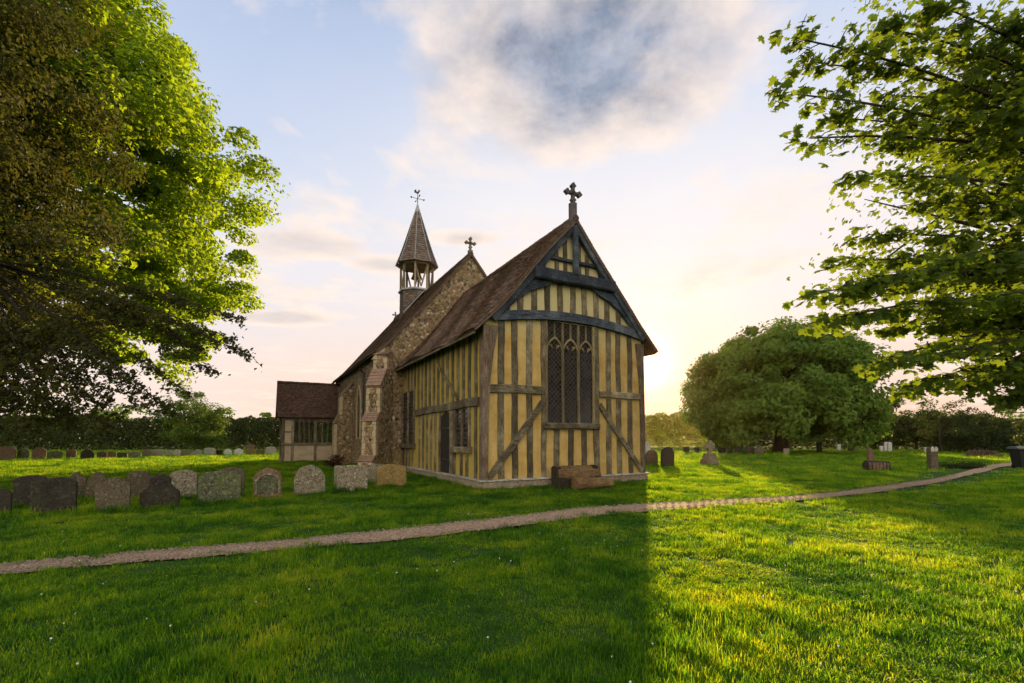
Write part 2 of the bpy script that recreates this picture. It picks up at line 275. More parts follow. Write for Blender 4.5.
# ------------------------------------------------------------------ light
AZ, EL = rad(15.45), rad(8.8)
SUN = Vector((math.sin(AZ)*math.cos(EL), math.cos(AZ)*math.cos(EL), math.sin(EL)))
sl = bpy.data.lights.new('sun', 'SUN'); sl.energy = 5; sl.angle = rad(.9); sl.color = (1, .69, .30)
so = bpy.data.objects.new('sun', sl); COL.objects.link(so); so.rotation_euler = SUN.to_track_quat('Z', 'Y').to_euler()
def build_world():
    w = bpy.data.worlds.new('World'); SC.world = w; w.use_nodes = True
    t = NT.__new__(NT); t.t = w.node_tree; t.t.nodes.clear(); out = t.n('ShaderNodeOutputWorld')
    sky = t.n('ShaderNodeTexSky', sky_type='NISHITA'); sky.sun_disc = False; sky.sun_elevation = EL; sky.sun_rotation = AZ
    sky.air_density = 1.0; sky.dust_density = .5; sky.ozone_density = 1.5
    bg = t.n('ShaderNodeBackground'); t.t.links.new(sky.outputs[0], bg.inputs[0]); bg.inputs[1].default_value = .072
    tc = t.n('ShaderNodeTexCoord'); sp = t.n('ShaderNodeSeparateXYZ'); t.t.links.new(tc.outputs['Generated'], sp.inputs[0])
    z = t.math('MAXIMUM', sp.outputs[2], .02); zz = t.math('ADD', z, .06)
    px, py = t.math('DIVIDE', sp.outputs[0], zz), t.math('DIVIDE', sp.outputs[1], zz)
    cb = t.n('ShaderNodeCombineXYZ'); t.set(cb.inputs[0], px); t.set(cb.inputs[1], py)
    dv = t.n('ShaderNodeVectorMath', operation='DOT_PRODUCT'); t.t.links.new(tc.outputs['Generated'], dv.inputs[0]); dv.inputs[1].default_value = SUN
    dot = dv.outputs['Value']
    n = t.noise(1.35, 9, cb.outputs[0], .6, .35); n2 = t.noise(4.0, 8, cb.outputs[0], .62, .2); n3 = t.noise(.55, 6, cb.outputs[0], .55)
    def blob(cx, cy, rx, ry):
        a = t.math('DIVIDE', t.math('SUBTRACT', px, cx), rx); b = t.math('DIVIDE', t.math('SUBTRACT', py, cy), ry)
        return t.math('SUBTRACT', 1., t.math('SQRT', t.math('ADD', t.math('MULTIPLY', a, a), t.math('MULTIPLY', b, b))))
    nn = t.math('ADD', t.math('MULTIPLY_ADD', n, 1.25, -.62), t.math('MULTIPLY_ADD', n2, .75, -.37))
    big = t.math('ADD', t.math('MAXIMUM', blob(.20, 1.10, .50, .48), -1.), nn)       # the grey bank above the church
    lows = t.math('MAXIMUM', t.math('MAXIMUM', blob(-.93, 2.05, .36, .20), blob(-1.5, 3.05, .5, .22)), t.math('MAXIMUM', blob(-.60, 2.26, .26, .13), blob(-.2, 2.0, .2, .1)))
    sml = t.math('MAXIMUM', t.math('ADD', t.math('MAXIMUM', lows, -1.), nn), t.math('MULTIPLY_ADD', n, 2.6, -1.3)); sml = t.math('ADD', sml, t.math('MULTIPLY_ADD', n2, .5, -.25))
    cov = t.math('MAXIMUM', t.ramp(big, [(-.05, 0), (.25, .75), (.5, 1)]), t.math('MULTIPLY', t.ramp(sml, [(.0, 0), (.4, 1)]), .9))
    sh = t.n('ShaderNodeVectorMath', operation='ADD'); t.t.links.new(cb.outputs[0], sh.inputs[0]); sh.inputs[1].default_value = (.03, .11, 0)
    ns = t.noise(1.35, 9, sh.outputs[0], .6, .35); ns2 = t.noise(4.0, 8, sh.outputs[0], .62, .2)
    lit = t.math('ADD', t.math('MULTIPLY', t.math('SUBTRACT', n, ns), 2.0), t.math('MULTIPLY', t.math('SUBTRACT', n2, ns2), 1.2))   # side of each billow turned to the sun
    core = t.ramp(t.math('SUBTRACT', big, lit), [(-.12, 0), (.85, 1)]); core2 = t.math('MULTIPLY', t.ramp(t.math('SUBTRACT', sml, lit), [(.1, 0), (.8, 1)]), .40)
    ccol = t.mix(t.math('MAXIMUM', core, core2), (1.12,.92,.77), t.mix(t.ramp(t.math('MULTIPLY_ADD', n2, .7, t.math('MULTIPLY', n3, .3)), [(.40, 0), (.60, 1)]), (.205,.255,.355), (.44,.50,.63)))
    veil = t.math('ADD', t.ramp(z, [(.0, .97), (.30, .96), (.55, .9), (.9, .7)]), t.math('MULTIPLY_ADD', n3, .3, -.15))
    vblue = t.ramp(z, [(.0, (1.0,.78,.66)), (.12, (1.0,.83,.75)), (.27, (.86,.85,.91)), (.42, (.72,.79,.95)), (.66, (.55,.66,.90)), (.80, (.30,.38,.54)), (1., (.22,.28,.40))])  # upper stops, here and below, darken the unseen zenith to dim the grass
    vpale = t.ramp(z, [(.0, (1.0,.62,.40)), (.10, (1.0,.74,.60)), (.27, (1.0,.89,.86)), (.45, (.95,.92,.95)), (.7, (.70,.79,1.0)), (.82, (.34,.40,.52)), (1., (.22,.28,.40))])
    vcol = t.mix(t.ramp(t.math('ADD', dot, t.math('MULTIPLY_ADD', n3, .24, -.12)), [(.66, 0), (.92, 1)]), vblue, vpale)
    bk = t.ramp(t.math('MULTIPLY_ADD', dot, -.5, .5), [(.40, 0.), (.86, 1.)])   # added warm fill: unseen sky behind the camera brightened to light the wall
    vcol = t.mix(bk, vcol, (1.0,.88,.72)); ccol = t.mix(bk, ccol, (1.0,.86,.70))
    back = t.math('MULTIPLY', t.math('MULTIPLY_ADD', bk, BACK_FILL-1, 1.), .565)
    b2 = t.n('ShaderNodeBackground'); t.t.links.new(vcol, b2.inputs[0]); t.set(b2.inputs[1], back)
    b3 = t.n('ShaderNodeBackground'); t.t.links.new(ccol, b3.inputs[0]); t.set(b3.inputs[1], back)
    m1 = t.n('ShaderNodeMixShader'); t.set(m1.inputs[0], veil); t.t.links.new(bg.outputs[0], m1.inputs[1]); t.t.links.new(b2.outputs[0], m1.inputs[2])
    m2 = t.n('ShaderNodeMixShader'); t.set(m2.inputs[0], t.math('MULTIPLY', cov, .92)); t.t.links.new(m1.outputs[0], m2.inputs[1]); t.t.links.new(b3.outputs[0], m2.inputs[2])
    d = t.math('MAXIMUM', dot, 0.)
    g1 = t.math('MULTIPLY', t.math('POWER', d, 900.), 3.4); g2 = t.math('MULTIPLY', t.math('POWER', d, 60.), .085)
    b4 = t.n('ShaderNodeBackground'); b4.inputs[0].default_value = (1,.43,.13,1); t.set(b4.inputs[1], t.math('ADD', g1, g2))
    ad = t.n('ShaderNodeAddShader'); t.t.links.new(m2.outputs[0], ad.inputs[0]); t.t.links.new(b4.outputs[0], ad.inputs[1]); t.t.links.new(ad.outputs[0], out.inputs[0])
BACK_FILL = 2.4
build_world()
SC.view_settings.view_transform = 'Standard'; SC.view_settings.look = 'None'; SC.view_settings.exposure = 0.85; SC.view_settings.gamma = 1
SC.render.engine = 'CYCLES'; cy = SC.cycles
cy.use_denoising = True; cy.max_bounces = 7; cy.diffuse_bounces = 4; cy.glossy_bounces = 2; cy.transmission_bounces = 4; cy.transparent_max_bounces = 6
cy.sample_clamp_indirect = 6; cy.caustics_reflective = False; cy.caustics_refractive = False
# ------------------------------------------------------------------ the church
U0 = Vector((-.8, 13.9, 0)); RZ = rad(28.5)
church = empty('church', U0, RZ, 'timber framed church with ochre plaster, flint nave, tiled roofs and small shingled spire', 'church')
UX, VX = Vector((math.cos(RZ), math.sin(RZ), 0)), Vector((-math.sin(RZ), math.cos(RZ), 0))
W, AP, SL = 6.34, 8.80, 1.176           # chancel width, ridge height, roof slope
MID = W/2; WR = 6.2
def rafter(uu): return AP-SL*abs(uu-MID)
# -- chancel walls
b = MB(); e = rafter(0)-.12
b.prism([(0,.30),(WR,.30),(WR,rafter(WR)-.12),(MID,AP-.14),(0,e)], lambda a, z: (a,0,z), lambda a, z: (a,8.9,z))
chancel = b.build('chancel_wall', M['plaster'], church)
b = MB(); b.box((-.10,-.10,-.1), (WR+.14,8.75,.26)); pl = b.build('plinth', M['plinth'], church, bevel=.02)
b = MB(); b.beam((-.2,-.15,.285),(WR+.22,-.15,.285),.05,.24,(0,1,0),.004); b.build('sill_board', M['sillb'], chancel)
b = MB(); b.beam((-.15,.1,.285),(-.15,8.7,.285),.05,.24,(1,0,0),.004); b.build('sill_board', M['sillb'], chancel)
def fstud(u0, z0, z1, w=.2, d=.045, mat='stud', name='stud', u1=None):
    b = MB(); b.beam((u0,0,z0),((u1 if u1 is not None else u0),0,z1),w,d,(0,-1,0)); return b.build(name, M[mat], chancel)
def sstud(v0, z0, z1, w=.2, d=.045, mat='stud', name='stud', v1=None):
    b = MB(); b.beam((0,v0,z0),(0,(v1 if v1 is not None else v0),z1),w,d,(-1,0,0)); return b.build(name, M[mat], chancel)
for q, (u0, mode) in enumerate([(.52,'l'),(1.0,'l'),(1.52,'l'),(4.66,'r'),(5.11,'r'),(5.62,'r')]):
    fstud(u0, .31, 2.88 if mode=='l' else 2.87); fstud(u0+random.uniform(-.02,.02), 3.14, 5.06+.29*(1-((u0-MID)/2.92)**2))
for u0 in (2.52, 3.07, 3.6): fstud(u0, .31, 1.8)
fstud(2.03, .31, 5.3, .17, .075, name='window_post'); fstud(4.12, .31, 5.3, .21, .075, name='window_post')
fstud(.13, 3.0, 3.02+.0, .26, .06, 'rail', 'rail') if False else None
b = MB(); b.beam((.10,0,3.01),(1.95,0,3.02),.25,.085,(0,-1,0)); b.build('rail', M['rail'], chancel)
b = MB(); b.beam((4.24,0,3.03),(6.1,0,2.99),.22,.08,(0,-1,0)); b.build('rail', M['rail'], chancel)
b = MB(); b.beam((1.97,-.04,2.66),(.12,-.04,.34),.2,.062,(0,-1,0)); b.build('brace', M['rail'], chancel)
b = MB(); b.beam((4.24,-.04,2.66),(6.12,-.04,.34),.17,.062,(0,-1,0)); b.build('brace', M['rail'], chancel)
# corner posts, flared at the head
def poly(name, pts, v0, v1, mat, parent=chancel, bevel=.012):
    b = MB(); b.prism(pts, lambda a, z: (a,v0,z), lambda a, z: (a,v1,z)); return b.build(name, mat, parent, bevel=bevel)
poly('corner_post', [(-.09,.31),(.07,.31),(.09,2.4),(.14,3.3),(.25,4.1),(.42,4.9),(-.09,4.9)], -.09, .01, M['post'])
poly('corner_post', [(WR+.06,.31),(WR-.10,.31),(WR-.11,2.4),(WR-.15,3.6),(WR-.30,4.9),(WR+.06,4.9)], -.085, .01, M['post'])
b = MB(); b.beam((0,.10,.31),(0,.10,4.6),.25,.085,(-1,0,0),.01); b.build('corner_post', M['post'], chancel)
# gable: studs above the tie beam, arched tie, projecting collar, arch braces, king post
for i in range(11):
    u0 = .72+i*.49
    if i == 5: u0 += .02
    z1 = min(rafter(u0)-.3, 6.6)
    if z1 > 5.5: fstud(u0, 5.1+.3*(1-((u0-MID)/3)**2), z1, .2, .045)
for u0 in (2.55, 2.9, 3.45, 3.8): fstud(u0, 6.95, rafter(u0)-.35, .15, .04)
arc = [(.28+(W-.56)*i/14, 5.03+.29*(1-((i-7)/7)**2)) for i in range(15)]
poly('tie_beam', arc+[(x, z+.29) for x, z in reversed(arc)], -.16, .02, M['navy'])
b = MB(); b.beam((1.58,-.02,6.72),(4.80,-.02,6.72),.38,.29,(0,-1,0),.008); b.build('collar_beam', M['navy'], chancel)
def mir(p): return [(W-x, z) for x, z in p][::-1]
up = [(1.66,6.9),(2.02,6.9),(2.10,7.2),(2.30,7.5),(2.58,7.78),(2.84,8.1),(3.03,8.32),(3.165,8.45),(3.165,8.70),(1.72,rafter(1.72)-.1)]
lo = [(1.34,6.58),(2.46,6.58),(2.1,6.36),(1.62,6.18),(1.15,5.88),(.75,5.5),(.6,5.33),(.36,5.33)]
for p in (up, lo):
    poly('arch_brace', p, -.15, .01, M['navy']); poly('arch_brace', mir(p), -.15, .01, M['navy'])
b = MB(); b.beam((MID,-.16,6.96),(MID,-.16,8.5),.17,.13,(0,-1,0),.004); b.beam((MID,-.17,6.86),(MID,-.17,7.02),.12,.17,(0,-1,0),.004); b.build('king_post', M['navy'], chancel)
b = MB(); b.beam((2.2,-.02,7.36),(4.14,-.02,7.36),.11,.1,(0,-1,0),.004); b.build('cross_rail', M['navy'], chancel)
# great east window
def window(name, x0, x1, z0, z1, lights, origin, ax, nrm, frame, heads=True):
    """frame object + glass, mullions, heads, sill as its sub-parts; ax = direction across, nrm = outward"""
    ax, nrm, origin = Vector(ax), Vector(nrm), Vector(origin)
    P = lambda a, z, d: origin+ax*a+nrm*d+Vector((0,0,z))
    b = MB(); b.prism([(x0,z0),(x1,z0),(x1,z1),(x0,z1)], lambda a, z: P(a,z,.004), lambda a, z: P(a,z,.016))
    win = b.build(name, M['glass'], church)
    wl = (x1-x0)/lights; hz = z0+(z1-z0)*.72
    for i in range(lights+1):
        b = MB(); x = x0+wl*i; b.beam(P(x,z0,0),P(x,z1,0),.075,.085,nrm,.003); b.build('mullion', M[frame], win)
    if heads:
        for i in range(lights):
            xa = x0+wl*i+.03; w = wl-.06; pts = []
            for k in range(13):
                t = k/12; pts.append((xa+w*t, hz+.25*(math.sin(math.pi*t)**.6)*(1-.0*t)+.10*(1-abs(2*t-1))))
            prof = pts+[(x, z+.075) for x, z in reversed(pts)]
            b = MB(); b.prism(prof, lambda a, z: P(a,z,.012), lambda a, z: P(a,z,.07)); b.build('arched_head', M[frame], win)
            # cusps inside the head
            for s_ in (-1, 1):
                cx = xa+w*(.5+s_*.30); b = MB()
                b.prism([(cx-.07,hz+.16),(cx+.07,hz+.16),(cx-s_*.10,hz+.02)], lambda a, z: P(a,z,.012), lambda a, z: P(a,z,.05))
                b.build('cusp', M[frame], win)
            b = MB(); b.beam(P(xa+w/2,hz+.40,0),P(xa+w/2,z1,0),.045,.07,nrm,.002); b.build('tracery_bar', M[frame], win)
    b = MB(); b.beam(P(x0-.17,z0-.1,0),P(x1+.17,z0-.1,0),.2,.17,nrm,.006); b.build('window_sill', M['rail' if abs(ax.x) > .5 else 'railside'], win)
    return win
M['mull'] = m_timber('pale_oak_mullion', (.08,.065,.035), (.19,.155,.08), (.27,.23,.13), V, .5)
window('east_window', 2.13, 4.0, 2.02, 5.28, 3, (0,0,0), (1,0,0), (0,-1,0), 'mull')
# -- long wall towards the viewer
for v0 in (.62, 2.36, 2.62, 3.82, 4.3, 4.78, 5.27, 5.75, 6.25): sstud(v0, .31, 2.5 if v0 not in (.62,) else 2.55, .17)
for v0 in (1.3, 1.75): sstud(v0, .31, 1.0, .17)
for v0 in (7.2, 7.65, 8.1, 8.55): sstud(v0, .31, 1.2, .17)
for i in range(17): sstud(.62+i*.485, 2.75 if .62+i*.485 < 6.7 else 3.62, rafter(0)-.15, .17)
b = MB(); b.beam((0,.36,2.64),(0,6.72,2.60),.27,.1,(-1,0,0)); b.build('rail', M['railside'], chancel)
b = MB(); b.beam((-.045,3.95,4.25),(-.045,2.0,2.82),.09,.05,(-1,0,0)); b.build('brace', M['rail'], chancel)
b = MB(); b.beam((0,0,rafter(0)-.2),(0,8.75,rafter(0)-.2),.22,.09,(-1,0,0)); b.build('wall_plate', M['railside'], chancel)
window('side_window', 1.05, 2.2, 1.25, 2.48, 2, (0,0,0), (0,1,0), (-1,0,0), 'stud', False)
window('side_window', 6.95, 8.7, 1.3, 3.6, 2, (0,0,0), (0,1,0), (-1,0,0), 'stud', False)
b = MB(); b.prism([(2.62,.32),(3.74,.32),(3.74,2.2),(3.5,2.4),(3.18,2.47),(2.86,2.4),(2.62,2.2)], lambda a, z: (-.006,a,z), lambda a, z: (-.02,a,z))
door = b.build('priest_door', M['void'], church)
b = MB(); b.beam((0,2.66,.3),(0,2.66,2.5),.13,.07,(-1,0,0)); b.build('door_post', M['stud'], door)
b = MB(); b.beam((0,3.74,.3),(0,3.74,2.5),.13,.07,(-1,0,0)); b.build('door_post', M['stud'], door)
for z in (.75, 1.85):
    b = MB(); b.box((-.032,2.74,z), (-.018,3.55,z+.06)); b.build('strap_hinge', M['iron'], door)
# -- tiled roofs: real courses of tiles over a boarded slab
def roof(name, org, along, out, L, prof, mat, parent, gauge=.105, tw=.165, slab=.07, sag=.03, kick=.022):
    """prof: [(outward, z)...] ridge to eave; tiles are laid course by course"""
    org, along, out = Vector(org), Vector(along), Vector(out); up = Vector((0,0,1))
    seg = [math.hypot(prof[i+1][0]-prof[i][0], prof[i+1][1]-prof[i][1]) for i in range(len(prof)-1)]; S = sum(seg)
    def pos(s):
        for i, q in enumerate(seg):
            if s <= q or i == len(seg)-1:
                t = s/q; a, c = prof[i], prof[i+1]; d = ((c[0]-a[0])/q, (c[1]-a[1])/q)
                return a[0]+d[0]*s, a[1]+d[1]*s, d
            s -= q
    ph = random.uniform(0, 6)
    def P(s, l, h):
        o, z, d = pos(s); nx, nz = -d[1], d[0]
        if nz < 0: nx, nz = -nx, -nz
        h += sag*math.sin(ph+l*.9+s*.5)*.6+sag*.5*math.sin(l*2.3+s*1.3+ph)
        return org+along*l+out*(o+nx*h)+up*(z+nz*h)
    bm = MB(); ns = max(2, int(S/.4)); nl = max(2, int(L/.5))
    grid = [[(P(S*i/ns, L*j/nl, -.03), P(S*i/ns, L*j/nl, -.03-slab)) for j in range(nl+1)] for i in range(ns+1)]
    vs = [g[k] for row in grid for g in row for k in (0,1)]; ix = lambda i, j, k: (i*(nl+1)+j)*2+k; fs = []
    for i in range(ns):
        for j in range(nl):
            fs.append((ix(i,j,0),ix(i,j+1,0),ix(i+1,j+1,0),ix(i+1,j,0))); fs.append((ix(i,j,1),ix(i+1,j,1),ix(i+1,j+1,1),ix(i,j+1,1)))
    for i in range(ns): fs.append((ix(i,0,0),ix(i+1,0,0),ix(i+1,0,1),ix(i,0,1))); fs.append((ix(i,nl,0),ix(i,nl,1),ix(i+1,nl,1),ix(i+1,nl,0)))
    for j in range(nl): fs.append((ix(0,j,0),ix(0,j,1),ix(0,j+1,1),ix(0,j+1,0))); fs.append((ix(ns,j,0),ix(ns,j+1,0),ix(ns,j+1,1),ix(ns,j,1)))
    bm.add(vs, fs, .15)
    rows = int(S/gauge)+1
    for r in range(rows):
        s0, s1 = r*gauge*S/(rows*gauge), (r+1)*gauge*S/(rows*gauge)+.012
        off = (tw/2 if r % 2 else 0)
        k = int(L/tw)+2
        for j in range(k):
            l0 = max(0, j*tw-off); l1 = min(L, (j+1)*tw-off)-.004
            if l1-l0 < .02: continue
            h = kick+random.uniform(-.005,.009); ds = random.uniform(-.008,.008); tl = random.uniform(-.004,.004)
            s1j = min(S+.03, s1+ds)
            bm.add([P(s0,l0,.0),P(s0,l1,.0),P(s1j,l1,h+tl),P(s1j,l0,h-tl),P(s1j,l1,h-.018+tl),P(s1j,l0,h-.018-tl),P(s0,l0,-.02),P(s0,l1,-.02)],
                   [(0,1,2,3),(3,2,4,5),(0,3,5,6),(1,7,4,2)], min(1, max(0, random.gauss(.5,.24))))
    me = bpy.data.meshes.new(name); me.from_pydata(bm.v, [], bm.f); me.update()
    a = me.attributes.new('tint', 'FLOAT', 'POINT'); a.data.foreach_set('value', bm.t)
    return link(name, me, parent, mat)
EV = .46
cr1 = roof('chancel_roof', (MID,-.27,0), (0,1,0), (-1,0,0), 9.05, [(0,AP),(2.75,AP-SL*2.75+.0),(MID+EV,AP-SL*(MID+EV)+.14)], M['tile'], church, sag=.075)
cr2 = roof('chancel_roof', (MID,-.27,0), (0,1,0), (1,0,0), 9.05, [(0,AP),(2.75,AP-SL*2.75+.0),(MID+EV,AP-SL*(MID+EV)+.14)], M['tile'], church)
def ridge(name, p0, p1, r, mat, parent):
    b = MB(); p0, p1 = Vector(p0), Vector(p1); n = int((p1-p0).length/.32)
    for i in range(n):
        a, c = p0.lerp(p1, i/n), p0.lerp(p1, (i+1)/n-.01/n); j = random.uniform(-.008,.008)
        b.tube([a+Vector((0,0,j)), c+Vector((0,0,j+.004))], [r, r*1.06], 10)
    return b.build(name, mat, parent, smooth=False)
ridge('ridge_tiles', (MID,-.28,AP-.03), (MID,8.75,AP-.03), .11, M['tile'], cr1)
# bargeboards under the verge, fascia under the eaves, exposed rafter feet
for sgn in (-1, 1):
    p0 = (MID+sgn*.02, -.16, AP-.24); p1 = (MID+sgn*(MID+EV-.62), -.16, AP-.24-SL*(MID+EV-.64)+.02)
    b = MB(); b.beam(p0, p1, .26, .07, (0,-1,0), .006); b.build('bargeboard', M['navy'], church)
b = MB(); b.beam((-EV+.08,-.15,AP-SL*(MID+EV)+.08),(-EV+.08,8.75,AP-SL*(MID+EV)+.08),.09,.05,(-1,0,0),.006); b.build('fascia_board', M['railside'], church)
b = MB(); b.beam((W+EV-.08,-.15,AP-SL*(MID+EV)+.08),(W+EV-.08,8.75,AP-SL*(MID+EV)+.08),.09,.05,(1,0,0),.006); b.build('fascia_board', M['railside'], church)
# -- gable crosses
def cross(name, base, h, w, parent, mat, stem, lobed=True, ax=(1,0,0)):
    bx = Vector(base); ax = Vector(ax); b = MB(); th = w*.09
    up = Vector((0,0,1)); ct = bx+up*(h-w*.52); d = ax.cross(up)
    def bar(p, q, r): b.beam(p-d*r, q-d*r, r*2, r*2, d, .001, .2)
    bar(bx, ct+up*(w*.42), th); bar(ct-ax*(w*.42), ct+ax*(w*.42), th)
    for q in (ax, -ax, up, -up):
        c = ct+q*(w*.40)
        side = up if abs(q.dot(up)) < .5 else ax
        for off in ((q*(w*.10)), (side*(w*.085)), (-side*(w*.085))):
            e = c+off; b.tube([e-d*th*1.1, e+d*th*1.1], [w*.085]*2, 8)
    for q in (1, -1):
        b.tube([ct-d*th*1.2, ct+d*th*1.2], [w*.13]*2, 10)
    if stem: b.beam(bx-d*.1-up*.02, bx+up*stem-d*.1, .22, .2, d, .003)
    return b.build(name, mat, parent, bevel=0)
M['crossw'] = m_timber('dark_finial', (.03,.028,.035), (.06,.055,.065), (.12,.11,.115), V, .5)
cross('gable_cross', (MID-.02,-.12,AP-.1), 1.28, .60, church, M['crossw'], .62)
# -- nave
NM = MID+.14
NE, NW, NA, NS, NB, NL = -.95, 7.57, 10.66, 1.19, 8.75, 23.3
def nraf(uu): return NA-NS*abs(uu-NM)
b = MB(); b.prism([(NE,-.1),(NW,-.1),(NW,nraf(NW)-.02),(NM,NA-.02),(NE,nraf(NE)-.02)], lambda a, z: (a,NB,z), lambda a, z: (a,NL,z))
nave = b.build('nave_wall', M['flint'], church)
prof = [(0,NA+.08),(3.3,NA+.08-NS*3.3),(4.1,NA+.1-NS*4.08),(4.62,NA+.1-NS*4.6+.16)]
n1 = roof('nave_roof', (NM,NB-.10,0), (0,1,0), (-1,0,0), NL-NB+.2, prof, M['tile'], church, .13, .2)
n2 = roof('nave_roof', (NM,NB-.10,0), (0,1,0), (1,0,0), NL-NB+.2, prof, M['tile'], church, .13, .2)
ridge('ridge_tiles', (NM,NB-.1,NA+.06), (NM,NL,NA+.06), .12, M['tile'], n1)
cross('gable_cross', (NM,NB+.05,NA+.02), .92, .54, church, M['glich'], .26)
cross('gable_cross', (NM,NL-.05,NA-.12), .72, .42, church, M['glich'], .2)
# kneeler stone at the eave
b = MB(); b.prism([(-1.42,5.05),(-.9,5.05),(-.9,5.75),(-1.2,5.5)], lambda a, z: (a,NB-.06,z), lambda a, z: (a,NB+.3,z)); b.build('kneeler_stone', M['quoin'], nave, bevel=.015)
# quoins up the near corner (brick and stone)
b = MB()
for i in range(17):
    z = .15+i*.3; l = .34 if i % 2 else .22
    b.box((NE-.012,NB-.014,z), (NE+l,NB+(.22 if i % 2 else .34),z+.285), .5)
b.build('corner_quoins', M['copingred'], nave)
# diagonal corner buttress and square buttress, each with tiled set-offs
def buttress(org, dr, width, stages, parent):
    """stages: (projection, z0, z1, slope_top) from the wall outwards"""
    o, d = Vector(org), Vector(dr).normalized(); s = Vector((-d.y, d.x, 0)); h = width/2
    prof = [(-.2,-.1)]
    for (pr, z0, z1, zs) in stages: prof += [(pr,z0),(pr,z1)]
    prof += [(-.2,stages[-1][3])]
    b = MB(); b.prism(prof, lambda a, z: o+d*a+s*h+Vector((0,0,z)), lambda a, z: o+d*a-s*h+Vector((0,0,z)))
    bt = b.build('buttress', M['flint'], parent)
    for i, (pr, z0, z1, zs) in enumerate(stages):
        nx = stages[i+1][0] if i+1 < len(stages) else 0
        sl_ = Vector((nx-pr, zs-z1)); n = 5; b = MB()
        for k in range(n):
            a0, a1 = k/n, (k+1)/n+.03
            q = lambda t, e: o+d*(pr+(nx-pr)*t+e*.7+.03)+Vector((0,0,z1+(zs-z1)*t+e*.5))
            b.add([q(a0,.05)+s*(h+.04), q(a0,.05)-s*(h+.04), q(a1,.02)-s*(h+.04), q(a1,.02)+s*(h+.04), q(a0,.0)+s*(h+.04), q(a0,.0)-s*(h+.04), q(a1,-.06)-s*(h+.04), q(a1,-.06)+s*(h+.04)],
                  [(0,1,2,3),(4,7,6,5),(0,4,5,1),(0,3,7,4),(1,5,6,2),(3,2,6,7)])
        b.build('tiled_set_off', M['copingred'], bt)
        for sg in (-1, 1):
            b = MB(); zz = max(z0, 0)+.02; k = 0
            while zz < z1-.12:
                hh = .26; wv = .17 if k % 2 else .11
                c0, c1 = (h-wv, h+.012) if sg > 0 else (-h-.012, -h+wv)
                vs = [o+d*x+s*y+Vector((0,0,z)) for z in (zz, min(zz+hh-.02, z1)) for (x, y) in ((pr-.15,c0),(pr+.014,c0),(pr+.014,c1),(pr-.15,c1))]
                b.add(vs, [(0,3,2,1),(4,5,6,7),(0,1,5,4),(1,2,6,5),(2,3,7,6),(3,0,4,7)])
                zz += hh; k += 1
            b.build('quoin_stones', M['quoin'], bt)
    return bt
buttress((NE+.12,NB+.12,0), (-1,-1,0), .66, [(1.45,-.1,.55,.8),(1.2,.8,2.25,2.65),(.92,2.65,3.8,4.6),(.42,4.6,5.25,5.5)], church)
buttress((NE,16.5,0), (-1,0,0), .6, [(1.0,-.1,2.4,2.9),(.72,2.9,4.0,4.8)], church)
# nave side windows in stone surrounds
for v0 in (11.6, 14.2, 18.6):
    b = MB(); b.prism([(v0-.45,1.6),(v0+.45,1.6),(v0+.45,3.6),(v0+.25,4.05),(v0,4.3),(v0-.25,4.05),(v0-.45,3.6)], lambda a, z: (NE-.012,a,z), lambda a, z: (NE+.1,a,z)); wn = b.build('lancet_window', M['glass'], nave)
    fr = [(v0-.58,1.5),(v0-.45,1.5),(v0-.45,3.6),(v0-.25,4.05),(v0,4.3),(v0+.25,4.05),(v0+.45,3.6),(v0+.45,1.5),(v0+.58,1.5),(v0+.58,3.65),(v0+.34,4.16),(v0,4.48),(v0-.34,4.16),(v0-.58,3.65)]
    b = MB(); b.prism(fr, lambda a, z: (NE-.06,a,z), lambda a, z: (NE+.02,a,z)); b.build('stone_surround', M['quoin'], nave)
b = MB(); b.tube([(NE-.1,12.6,0),(NE-.1,12.6,4.9),(NE-.35,12.6,5.15)], [.05]*3, 8); b.build('drainpipe', M['iron'], church)
